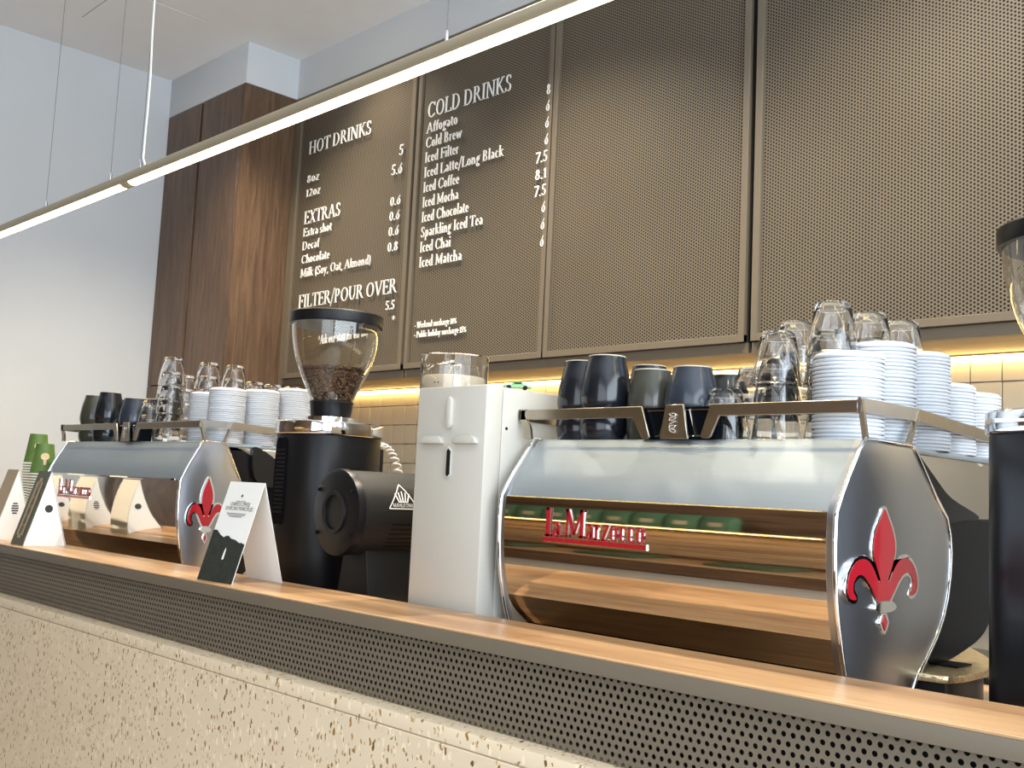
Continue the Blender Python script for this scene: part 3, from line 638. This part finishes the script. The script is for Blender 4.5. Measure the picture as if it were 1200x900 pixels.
def glass_stack(P, n, where, step=.048, s=1):
    for k in range(n):
        loc = (P[0]+random.uniform(-.001, .001)*k, P[1], P[2]+k*step*s); pos = 'topmost' if k == n-1 else 'bottom' if k == 0 else 'inner'
        lab = ('single upturned glass tumbler ' if n == 1 else '%s upturned glass tumbler of the stack ' % pos)+where
        if first[0]:
            TG.location = loc; TG['label'] = lab; TG['group'] = 'stacked glass tumblers'; TG.scale = (s,)*3; first[0] = False
        else: dup(TG, loc, random.uniform(0, 1), s, lab, 'stacked glass tumblers')
for a, b, n, wh in [(-.290, .15, 2, 'nearest the mugs on the nearer machine'), (-.198, .078, 3, 'at the front, third lowest on the nearer machine'), (-.262, .25, 4, 'behind the three high stack on the nearer machine'),
        (-.120, .115, 4, 'tallest, beside the white lids on the nearer machine'), (-.115, .24, 4, 'behind the front lid stack of the nearer machine'), (-.105, .345, 4, 'farthest back on the nearer machine'),
        (-.285, .05, 1, 'under the rail right of the badge on the nearer machine')]:
    glass_stack(RT(a, b), n, wh, .0495)
for a, b, n, wh in [(-.512, .080, 2, 'beside the mugs on the farther machine'), (-.392, .083, 5, 'tallest at the front of the farther machine'), (-.455, .165, 4, 'behind the front glasses of the farther machine'), (-.398, .216, 5, 'second tall one on the farther machine'),
        (-.384, .306, 5, 'third tall one on the farther machine'), (-.405, .396, 4, 'behind the front lids of the farther machine'), (-.418, .476, 4, 'second last on the farther machine'), (-.416, .556, 4, 'farthest back on the farther machine')]:
    glass_stack(LT(a, b), n, wh, .0465, 1.0)
def lid_obj():
    pr = [(.0555, 0), (.057, .0015), (.057, .0040), (.0555, .0050), (.0535, .0050), (.0525, .0085), (.0470, .0105), (.0440, .0100), (0, .0100)]
    o = MB().lathe(pr+[(0, .0090), (.043, .009), (.051, .007), (.053, .002)], n=40).build('cup_lid', M['lid'], smooth=50); return o
LD = lid_obj(); fl = [True]
def lid_stack(P, n, where, s=1, step=.0064):
    for k in range(n):
        loc = (P[0]+random.uniform(-.0006, .0006), P[1]+random.uniform(-.0006, .0006), P[2]+k*step*s)
        if fl[0]: o = LD; fl[0] = False
        else: o = LD.copy(); COL.objects.link(o)
        o.location = loc; o.scale = (s,)*3
        tag(o, ('topmost white ribbed cup lid of the stack ' if k == n-1 else 'white cup lid within the stack ')+where, 'lid', 'white lids in the stack '+where)
lid_stack(RT(-.068, .078), 22, 'at the front corner of the nearer machine', 1.0)
lid_stack(RT(-.070, .200), 27, 'second from the front on the nearer machine', 1.0)
lid_stack(RT(-.058, .318), 28, 'third from the front on the nearer machine', .95)
lid_stack(RT(-.062, .440), 21, 'fourth from the front on the nearer machine', .95)
lid_stack(RT(-.060, .555), 20, 'farthest back on the nearer machine', .95)
lid_stack(LT(-.240, .130), 27, 'beside the glasses on the farther machine', .92)
lid_stack(LT(-.066, .105), 26, 'at the corner of the farther machine', .98)
lid_stack(LT(-.066, .222), 27, 'second from the corner on the farther machine', .98)
lid_stack(LT(-.062, .338), 30, 'third from the corner on the farther machine', .96)
lid_stack(LT(-.062, .454), 28, 'nearest the big grinder on the farther machine', .96)
# ------------------------------------------------------------------ tall grinders
def hopper(r, z0, lidr=.124, s=1.0):
    out = catmull([(.052, 0), (.056, .012), (.077, .055), (.098, .105), (.110, .150), (.1155, .190), (.1165, .214)], 5, False)
    inn = [(q-.0025, z) for q, z in out][::-1]
    hp = MB().lathe([(.052, 0)]+out[1:]+inn+[(.0495, 0)]+[(.052, 0)], (0, 0, z0), 48).build('hopper', M['hop'], r, smooth=60)
    hp['label'] = 'clear bell shaped bean hopper'
    MB().lathe([(0, .208), (.1225, .208), (lidr, .212), (lidr, .235), (lidr-.004, .239), (0, .239)], (0, 0, z0), 48).build('hopper_lid', M['black'], r)
    MB().lathe([(0, -.034), (.050, -.034), (.053, -.03), (.056, .0), (.058, .004), (.056, .008), (.0535, .008), (.0535, .006), (0, .006)], (0, 0, z0), 40).build('hopper_neck', M['black'], r)
    MB().lathe([(0, -.05), (.062, -.05), (.066, -.046), (.066, -.036), (.06, -.034), (0, -.034)], (0, 0, z0), 40).build('neck_plate', M['chrome'], r)
def rr_poly(w, d, rad, n=8, cut=0):
    pts = []
    for cx, cy, a0 in ((w-rad, d-rad, 0), (-w+rad, d-rad, 90), (-w+rad, -d+rad, 180), (w-rad, -d+rad, 270)):
        for k in range(n+1): a = math.radians(a0+90*k/n); pts.append((cx+rad*math.cos(a), cy+rad*math.sin(a)))
    return pts
def grinder(loc, rz, label):
    r = tag(empty('tall_coffee_grinder', loc, rz), label, 'coffee grinder', 'tall black grinders with hoppers')
    P = rr_poly(.118, .128, .095, 10)
    MB().prism(P, .03, .462, 'z').build('body', M['black'], r, bevel=.002, smooth=50)
    MB().prism(rr_poly(.123, .133, .098, 10), .462, .498, 'z').build('collar', M['chrome'], r, bevel=.004, smooth=50)['label'] = 'chrome collar'
    MB().prism(rr_poly(.112, .122, .09, 10), 0, .03, 'z').build('base', M['rubber'], r, smooth=50)
    v = MB()
    vp = empty('vent'); vp.parent = r
    a = math.radians(218)
    vx, vy = -.098, -.100
    for k in range(16): v.box(-.020, .020, -.003, .003, .26+k*.0105, .2655+k*.0105)
    vo = v.build('vent_slot', M['rubber'], vp); bpy.data.objects.remove(vp, do_unlink=True); vo.parent = r; vo.name = 'vent_grille'
    vo.location = (-.020, -.1290, 0)
    fr = MB().prism(catmull([(-.026, .25), (-.026, .43), (0, .45), (.026, .43), (.026, .25), (0, .235)], 4), -.0015, .0015, 'y').build('vent_frame', M['blackg'], r)
    fr.location = (-.020, -.1285, 0)
    kn = MB().lathe([(0, 0), (.011, 0), (.011, .008), (.009, .010), (0, .010)], n=20).build('power_knob', M['satin'], r); kn.location = (-.012, -.128, .075); kn.rotation_euler = (PI/2, 0, 0)
    MB().box(-.004, .004, -.002, .002, -.004, .004).build('power_symbol', M['paper'], r, loc=(-.036, -.1275, .078))
    hopper(r, .548, .124)
    sp = MB().box(-.02, .02, .12, .17, .33, .44).build('grind_spout', M['black'], r, bevel=.006)
    return r
g1 = grinder((-2.30, 1.60, WT), 0, 'tall black coffee grinder half full of beans, between the machines')
g2 = grinder((-.510, 1.722, WT), -2.0, 'tall black coffee grinder cut by the right edge of the picture')
# beans: a heap of real bean shapes inside the hopper
def beans(name, c, z0, ztop, n, label):
    mb = MB(); ico = bmesh.new(); bmesh.ops.create_icosphere(ico, subdivisions=1, radius=1); iv = [v.co.copy() for v in ico.verts]; jf = [[v.index for v in f.verts] for f in ico.faces]; ico.free()
    out = catmull([(.052, 0), (.056, .012), (.077, .055), (.098, .105), (.110, .150)], 8, False)
    def rad(z):
        for (r1, za), (r2, zb) in zip(out, out[1:]):
            if za <= z <= zb: return r1+(r2-r1)*(z-za)/(zb-za+1e-9)
        return .05
    for k in range(n):
        if k < n*.72:
            z = random.uniform(.008, ztop-.004); rr = rad(z)-.0085-random.random()**2*.01; a = random.uniform(0, 2*PI); top = 0
        else:
            rr = (rad(ztop)-.009)*math.sqrt(random.random()); a = random.uniform(0, 2*PI); z = ztop+.006*(1-rr/.09)+random.uniform(-.003, .003)+.004
        rot = Matrix.Rotation(random.uniform(0, PI), 3, 'Z') @ Matrix.Rotation(random.uniform(-1, 1), 3, 'X') @ Matrix.Rotation(random.uniform(-1, 1), 3, 'Y')
        vs = []
        for v in iv:
            q = Vector((v.x*.0053, v.y*.0044, v.z*.0037)); q = rot @ q; vs.append((c[0]+rr*math.cos(a)+q.x, c[1]+rr*math.sin(a)+q.y, z0+z+q.z))
        mb.add(vs, jf)
    # dark core so the heap is solid
    mb.lathe([(0, .006)]+[(max(.01, rad(z)-.018), z) for z in np.linspace(.007, ztop-.004, 8)]+[(0, ztop-.002)], (c[0], c[1], z0), 24)
    o = mb.build(name, M['bean'], smooth=60); tag(o, label, 'coffee beans', kind='stuff'); return o
beans('coffee_beans', (-2.30, 1.60), WT+.548, .088, 1500, 'brown coffee beans heaped in the clear hopper of the left tall grinder')
# ------------------------------------------------------------------ the horizontal-bodied grinder
eg = tag(empty('bag_coffee_grinder', (-2.015, 1.44, WT), math.radians(-4)), 'black drum bodied coffee grinder with a triangular crown badge, beside the white box', 'coffee grinder')
ez = .275; R = .098
prof = [(R*.985, -.012), (R, -.006), (R, .0), (R, .42), (R*.96, .43), (0, .43)]
def ylathe(mb, pr, c, n=48):
    m = MB().lathe([(q, z) for q, z in pr], n=n); return mb.add([(c[0]+x, c[1]+z, c[2]+y) for x, y, z in m.v], m.f)
ylathe(MB(), [(0, 0)]+prof[2:], (0, 0, ez)).build('drum_body', M['blackm'], eg, smooth=50)
ylathe(MB(), [(0, -.010), (R*.93, -.010), (R*1.02, -.006), (R*1.03, 0), (R*1.03, .012), (R, .014)], (0, 0, ez)).build('end_cap', M['black'], eg, smooth=40)
ylathe(MB(), [(R*.40, -.009), (R*.41, -.015), (R*.50, -.015), (R*.51, -.009)], (0, 0, ez)).build('cap_ring', M['black'], eg)
for a in (35, 145, 215, 325):
    bx_, bz_ = R*.9*math.cos(math.radians(a)), R*.9*math.sin(math.radians(a))
    ylathe(MB(), [(0, -.013), (.0045, -.013), (.0045, -.008)], (bx_, 0, ez+bz_), 12).build('cap_screw', M['blackg'], eg)
for k in range(6):
    v = MB()
    for q in range(7):
        a0 = math.radians(-12-k*7); a1 = a0-math.radians(2.6); y0 = .085+.016*q; y1 = y0+.0165
        v.add([((R+.0008)*math.cos(a), y, ez+(R+.0008)*math.sin(a)) for a, y in ((a0, y0), (a0, y1), (a1, y1), (a1, y0))], [(0, 1, 2, 3)])
    v.build('vent_slot', M['rubber'], eg, smooth=0)
# badge on the drum side: triangle, crown and name
def drum(u, z, th_):   # u along the drum, z up the surface
    a = math.radians(20)+z/R; rr = R+.0006+th_; return (rr*math.cos(a), .115+u, ez+rr*math.sin(a))
lb = MB()
def seg(u0, z0, u1, z1, w_):
    L = math.hypot(u1-u0, z1-z0); nx, nz = -(z1-z0)/L*w_/2, (u1-u0)/L*w_/2
    lb.add([drum(u0-nx, z0-nz, .0008), drum(u0+nx, z0+nz, .0008), drum(u1+nx, z1+nz, .0008), drum(u1-nx, z1-nz, .0008)], [(0, 1, 2, 3)])
for s_ in ((-.040, -.020, 0, .042), (0, .042, .040, -.020), (.040, -.020, -.040, -.020)):
    for q in range(10): a_, b_ = q/10, (q+1)/10; seg(s_[0]+(s_[2]-s_[0])*a_, s_[1]+(s_[3]-s_[1])*a_, s_[0]+(s_[2]-s_[0])*b_, s_[1]+(s_[3]-s_[1])*b_, .0026)
for u in (-.018, -.009, 0, .009, .018): seg(u*.7, -.002, u*1.1, .016+.006*(1-abs(u)/.018), .0035)
seg(-.014, -.004, .014, -.004, .003)
text_into(lb, 'MAHLKONIG', -.030, .030, -.0165, .009, 0, .001, bold=.05, serif=False, fn=lambda a, b, t: drum(a, b, .001+t))
lb.build('crown_badge', M['lett'], eg, smooth=0)
st = MB().prism([(-.085, 0), (.085, 0), (.045, .20), (-.045, .20)], .05, .26, 'y').build('pedestal', M['blackm'], eg, bevel=.004)
MB().box(-.10, .10, .02, .30, 0, .018).build('foot_plate', M['black'], eg, bevel=.003)
MB().prism([(.30, 0), (.40, 0), (.38, .2), (.30, .2)], -.04, .04, 'x').build('rear_pedestal', M['black'], eg, bevel=.004)
# its hopper stands on the rear of the drum
hz = .36
hp = MB().lathe([(.050, hz), (.058, hz+.03), (.078, hz+.09), (.084, hz+.16), (.0855, hz+.20), (.0865, hz+.305), (.0885, hz+.310), (.0885, hz+.314), (.0835, hz+.312), (.0825, hz+.20), (.081, hz+.16), (.075, hz+.09), (.055, hz+.03), (.047, hz)], (0, 0, 0), 48)
hpo = hp.build('clear_hopper', M['hop'], eg, smooth=50)
HLX, HLY = .008, .31
hpo.location = (HLX, HLY, 0)
inn = MB().lathe([(0, hz+.262), (.078, hz+.262), (.080, hz+.258), (.079, hz+.16), (.073, hz+.09), (.05, hz+.03), (0, hz+.02)], (0, 0, 0), 40).build('frosted_liner', M['milky'], eg, smooth=50); inn.location = (HLX, HLY, 0)
fc = MB()
def hs(u, z, t=0):
    a = math.radians(-50)+u/.087; return (HLX+(.0872+t)*math.cos(a), HLY+(.0872+t)*math.sin(a), hz+z)
def hseg(u0, z0, u1, z1, w_):
    L = math.hypot(u1-u0, z1-z0); nx, nz = -(z1-z0)/L*w_/2, (u1-u0)/L*w_/2
    fc.add([hs(u0-nx, z0-nz), hs(u0+nx, z0+nz), hs(u1+nx, z1+nz), hs(u1-nx, z1-nz)], [(0, 1, 2, 3)])
hseg(-.032, .240, -.029, .240, .004); hseg(-.022, .240, -.019, .240, .004)
for k in range(5): hseg(-.034+.004*k, .224-.006*math.sin(PI*k/5), -.030+.004*k, .224-.006*math.sin(PI*(k+1)/5), .0026)
text_into(fc, 'say cheese', -.045, .012, .205, .012, 0, .0004, serif=False, fn=lambda a, b, t: hs(a, b, t)) if False else None
for k in range(9): hseg(-.045+k*.006, .196+.004*math.sin(k*2.1), -.042+k*.006, .206+.003*math.cos(k*1.7), .0022)
fc.build('drawn_face', M['ink'], eg, smooth=0)
# ------------------------------------------------------------------ tall white box (undercounter style dispenser tower)
wb = tag(empty('white_dispenser', (-1.490, 1.40, WT)), 'tall white enamel dispenser with cross shaped handles beside the nearer machine', 'dispenser')
wx0, wd_, wh = -.208, .30, .548
B(wx0, 0, 0, .045, 0, wh).build('front_cover', M['white'], wb, bevel=.003)
B(wx0, 0, .0458, wd_, 0, wh-.001).build('rear_cover', M['white'], wb, bevel=.003)
def lozenge(cx, cz, hw, hh):
    return [(cx-hw, cz-hh+hw), (cx, cz-hh), (cx+hw, cz-hh+hw), (cx+hw, cz+hh-hw), (cx, cz+hh), (cx-hw, cz+hh-hw)]
MB().prism(lozenge(-0.102, .494, .009, .034), -.010, .002, 'y').build('upper_handle', M['white'], wb, bevel=.004)
MB().prism([(x+.010, z) for x, z in ((-.199, .431), (-.127, .431), (-.133, .443), (-.142, .447), (-.184, .447), (-.193, .443))], -.010, .002, 'y').build('side_handle', M['white'], wb, bevel=.003)
MB().prism([(x+.010, z) for x, z in ((-.098, .431), (-.026, .431), (-.032, .443), (-.041, .447), (-.083, .447), (-.092, .443))], -.010, .002, 'y').build('side_handle', M['white'], wb, bevel=.003)
MB().prism(lozenge(-0.101, .394, .008, .034), -.006, .002, 'y').build('lower_handle', M['white'], wb, bevel=.003)
MB().prism(lozenge(-0.098, .393, .0045, .028), -.0068, .0, 'y').build('handle_slot', M['rubber'], wb)
for z in (.465, .235): MB().tube([(-.002, .058, z), (.0012, .058, z)], .0032, 12).build('screw', M['rubber'], wb)
# toy car standing on a ledge by the back tiles
car = tag(empty('toy_car', (-1.48-.11, 1.62, WT+wh)), 'small green toy car on top of the white dispenser', 'toy'); car.rotation_euler = (0, 0, .85); car.scale = (.7, .7, .7); car.location = (-1.516, 1.508, WT+wh)
MB().prism(catmull([(-.038, .006), (-.036, .014), (-.018, .016), (-.008, .024), (.012, .024), (.022, .016), (.038, .012), (.039, .006)], 4), -.014, .014, 'y').build('car_body', M['toy'], car, bevel=.001)
B(-.008, .012, -.0145, .0145, .017, .022).build('car_window', M['blackg'], car)
for x in (-.024, .024):
    for y in (-.0135, .0135): MB().tube([(x, y-.0025, .0065), (x, y+.0025, .0065)], .0065, 16).build('wheel', M['rubber'], car)
# ------------------------------------------------------------------ coiled cord handset behind the grinder
hd = tag(empty('coiled_cord_handset', (-2.70, 2.02, WT)), 'black handset with clear coiled cord behind the left tall grinder', 'handset')
pts = []
for k in range(260):
    t = k/259; cx = .06+.13*math.sin(t*PI*.62); cz = .47-.30*t*t; a = t*2*PI*15
    pts.append((cx+.011*math.cos(a), .011*math.sin(a), cz+.004*math.cos(a)))
MB().tube(pts, .0022, 6).build('coiled_cord', M['cord'], hd)
MB().tube([(.03, 0, 0), (.03, 0, .36), (.06, 0, .37)], .008, 10).build('support_post', M['satin'], hd)
MB().tube([(.06, 0, .37), (.15, -.01, .33)], .02, 16).build('handset_grip', M['blackg'], hd)
MB().box(-.07, .05, -.06, .06, 0, .03).build('base', M['blackg'], hd, bevel=.004)
MB().box(.01, .055, -.02, .02, .40, .46).build('upper_clip', M['blackg'], hd, bevel=.005)
# ------------------------------------------------------------------ folded cards on the ledge
def tent(name, loc, rz, w_, h, d, label, front=None, lean=1.0):
    r = tag(empty(name, loc, rz), label, 'card')
    t = .0012; top = (d*.52, h)
    MB().prism([(0, 0), (t, 0), (top[0]+t, top[1]), top], 0, w_, 'x').build('front_leaf', front or M['paper'], r, smooth=0)
    MB().prism([(d, 0), (d+t, 0), (top[0]+t, top[1]), top], 0, w_, 'x').build('back_leaf', M['paper'], r, smooth=0)
    return r, lambda x, s, off=.0012: (x, top[0]*s-off*.97, h*s+off*.2)
r, F = tent('tent_card', (-2.247, 1.222, LZ), math.radians(3.5), .140, .228, .135, 'white folded card with black landscape print on the ledge before the left grinder')
ph = MB(); edge = [(0, .50), (.015, .50), (.035, .455), (.050, .435), (.058, .45), (.068, .455), (.080, .43), (.100, .42), (.118, .395), (.125, .40), (.140, .385)]
vs = [F(x, 0) for x, _ in edge]+[F(x, s) for x, s in edge]; n = len(edge)
ph.add(vs, [(i, i+1, n+i+1, n+i) for i in range(n-1)]); ph.build('landscape_print', M['photo'], r, smooth=0)
mk = MB()
def card(a, b, t): return F(a, b, .0016+t)
def fl_text(txt, xa, xb, s, cap): text_into(mk, txt, xa, xb, s, cap/.24, 0, .0002, bold=.005, serif=False, fn=card)
fl_text('CAMPOS COFFEE', .033, .112, .755, .0088); fl_text('SOURCING PRINCIPLES', .018, .128, .710, .0088)
fl_text('SUPPORTING', .052, .092, .795, .003)
for i, (a, b) in enumerate(((.030, .108), (.034, .104), (.044, .094))): text_into(mk, 'LLLLLLLLLLLLLLLLLLLLLLL'[:20], a, b, .675-i*.016, .010, 0, .0002, serif=False, fn=card) if False else mk.add([card(a, .675-i*.016, 0), card(b, .675-i*.016, 0), card(b, .680-i*.016, 0), card(a, .680-i*.016, 0)], [(0, 1, 2, 3)])
mk.add([card(.068, .84, 0), card(.073, .855, 0), card(.070, .875, 0), card(.065, .855, 0)], [(0, 1, 2, 3)])
mk.build('card_print', M['ink'], r, smooth=0)
wp = MB(); wp.add([F(.070, .22, .0015), F(.078, .22, .0015), F(.077, .31, .0015), F(.074, .34, .0015), F(.071, .30, .0015)], [(0, 1, 2, 3, 4)]); wp.build('print_highlight', M['lett'], r, smooth=0)
r, F = tent('tent_card', (-3.47, 1.235, LZ), math.radians(-3), .115, .232, .13, 'grey green folded card with tan upright label next to the farther machine', M['papg'])
lbm = MB(); lbm.add([F(.028, .13, .0016), F(.085, .13, .0016), F(.085, .85, .0016), F(.028, .85, .0016)], [(0, 1, 2, 3)]); lbm.add([F(.042, .09, .0016), F(.071, .09, .0016), F(.071, .90, .0016), F(.042, .90, .0016)], [(0, 1, 2, 3)])
lbm.build('tan_label', M['kraft'], r, smooth=0)
lbi = MB()
for i, ch in enumerate('TIAMO'[:0]+'IAMBE'): text_into(lbi, ch, .042, .074, .66-i*.125, .30*.25, 0, .0002, serif=False, fn=lambda a, b, t: F(a, b, .002+t))
lbi.build('label_lettering', M['papg'], r, smooth=0)
dk = MB().tube([(.115, .03, .115), (.1165, .03, .115)], .010, 20)
r2, F2 = tent('tent_card', (-3.79, 1.25, LZ), math.radians(-4), .125, .232, .13, 'white folded card with tan edge and striped round mark, second from left', M['kraft'])
r3, F3 = tent('tent_card', (-4.10, 1.25, LZ), math.radians(-4), .125, .232, .13, 'dark faced folded card at the far left end of the ledge', M['papg'])
def back_mark(r, w_, d=.13, h=.232):
    m = MB(); top = (d*.52, h)
    return m
for rr_, striped in ((r2, True), (r3, False)):
    m = MB()
    # round mark on the end gusset
    B(.1235, .125, .0, .0, .0, .0)
    g = MB().prism([(.004, 0), (.128, 0), (.0675, .229)], .1230, .1245, 'x').build('end_gusset', M['paper'], rr_, smooth=0)
    if striped:
        for k in range(5): hw = .011*math.sqrt(max(.05, 1-((k-2)/2.6)**2)); m.box(.1245, .1252, .066-hw, .066+hw, .085+k*.008, .0895+k*.008)
    else: m.tube([(.1245, .066, .09), (.1252, .066, .09)], .012, 20)
    m.build('round_mark', M['ink'], rr_)
g = MB().prism([(.004, 0), (.128, 0), (.0675, .229)], .1130, .1145, 'x').build('end_gusset', M['paper'], r, smooth=0)
MB().tube([(.1145, .070, .115), (.1152, .070, .115)], .012, 20).build('round_mark', M['ink'], r)
# ------------------------------------------------------------------ paper cup stacks at the far left
def cup(top_green):
    r = empty('paper_cup')
    MB().lathe([(.0445, 0), (.0455, .001), (.0455, .004), (.044, .006), (.030, .112), (.0285, .112), (.0285, .108), (0, .108)], n=32).build('cup_wall', M['green'], r)
    MB().lathe([(.0452, -.0005), (.0464, .001), (.0464, .0045), (.0448, .0055)], n=32).build('rolled_rim', M['paper'], r)
    return r
def cup_stack(x, y, z0, n, where, s=1.0):
    base = cup(True); tag(base, 'green paper cup within the upturned stack '+where, 'cup', 'upturned green cups '+where); base.location = (x, y, z0); base.scale = (s,)*3
    for k in range(1, n): dup(base, (x, y, z0+k*.0095*s), 0, s, ('topmost green paper cup of the upturned stack ' if k == n-1 else 'green paper cup within the upturned stack ')+where, 'upturned green cups '+where)
    pr = MB(); R0 = .040
    def pt(u, z, e=.0035): rr = .0445-(.0145)*(z/.112)+e; a = math.radians(-16)+u/rr; return (rr*math.cos(a), rr*math.sin(a), z)
    pr.add([pt(.015*math.cos(t), .066+.013*math.sin(t)) for t in np.linspace(0, 2*PI, 12, endpoint=False)], [tuple(range(12))])
    pr.add([pt(-.006, .058), pt(.006, .058), pt(.004, .036), pt(-.004, .036)], [(0, 1, 2, 3)])
    top = empty('cup_mark'); bpy.data.objects.remove(top)
    o = pr.build('tree_mark', M['beige'], smooth=0); last = [c for c in COL.objects if c.name.startswith('paper_cup')][-1]; o.parent = last
cup_stack(-4.03, 1.50, WT, 39, 'at the left end, taller one')
cup_stack(-3.88, 1.47, WT, 35, 'beside the farther machine, shorter one')
# ------------------------------------------------------------------ things at the right end of the worktop
kb = tag(empty('black_tray', (-.62, 1.50, WT)), 'low black tray with chrome bar between the nearer machine and right grinder', 'tray')
MB().box(-.04, .20, -.085, .055, 0, .012).box(-.04, .20, -.085, -.078, .012, .03).box(-.04, .20, .048, .055, .012, .03).box(-.04, -.033, -.085, .055, .012, .03).build('tray_body', M['blackg'], kb, bevel=.002)
MB().tube([(-.03, -.03, .036), (.15, -.03, .036)], .004, 12).build('chrome_bar', M['chrome'], kb)
tp = tag(empty('tamper', (-.62, 2.08, WT)), 'black handled tamper standing behind the rightmost grinder', 'tamper')
MB().lathe([(0, 0), (.029, 0), (.029, .012), (.012, .02), (0, .02)], n=28).build('tamper_base', M['chrome'], tp)
MB().lathe([(.010, .018), (.012, .03), (.009, .05), (.017, .075), (.016, .09), (0, .096)], n=24).build('tamper_handle', M['black'], tp)
# ------------------------------------------------------------------ customer side, seen only mirrored in the machines
shelf = tag(empty('bag_shelf', (-5.9, -2.69, 1.33)), 'wood shelf with warm strip light on the customer side wall', 'shelf')
B(0, 3.0, 0, .28, 0, .03).build('shelf_board', M['oak'], shelf); B(0, 3.0, .24, .26, -.012, 0).build('shelf_light', M['led'], shelf)
bagp = None
for i in range(9):
    x = -5.72+i*.262
    if bagp is None:
        bagp = tag(empty('coffee_bag', (x, -2.55, 1.36)), 'green coffee bag standing on the customer side shelf', 'bag', 'coffee bags on the customer side shelf')
        MB().prism([(-.055, 0), (.055, 0), (.05, .33), (.006, .44), (-.006, .44), (-.05, .33)], -.115, .115, 'x').build('bag_body', M['bag'], bagp, bevel=.006)
        B(-.05, .05, .050, .056, .13, .24).build('bag_label', M['beige'], bagp)
    else: dup(bagp, (x, -2.55, 1.36), random.uniform(-.1, .1), None, None, 'coffee bags on the customer side shelf')
bk = tag(empty('plank_backrest', (-5.9, -2.69, 0)), 'horizontal wood planks on the wall behind the customer bench', 'backrest')
for k in range(5): B(0, 4.6, .0, .025, .52+k*.14, .652+k*.14).build('plank', M['oak'], bk)
bs = tag(empty('bench_seat', (-5.9, -2.66, 0)), 'wood bench seat on the customer side', 'bench')
B(0, 4.2, 0, .55, .40, .45).build('seat_board', M['oak'], bs); B(0, 4.2, .05, .50, 0, .40).build('seat_box', M['walnut_x'], bs)
for k in range(4):
    cu = B(-.24, .24, -.22, .22, 0, .06).build('seat_cushion', M['cushion'], None, bevel=.02); cu.location = (-5.3+k*1.0, -2.38, .452)
    tag(cu, 'green cushion on the customer side bench', 'cushion', 'bench cushions')
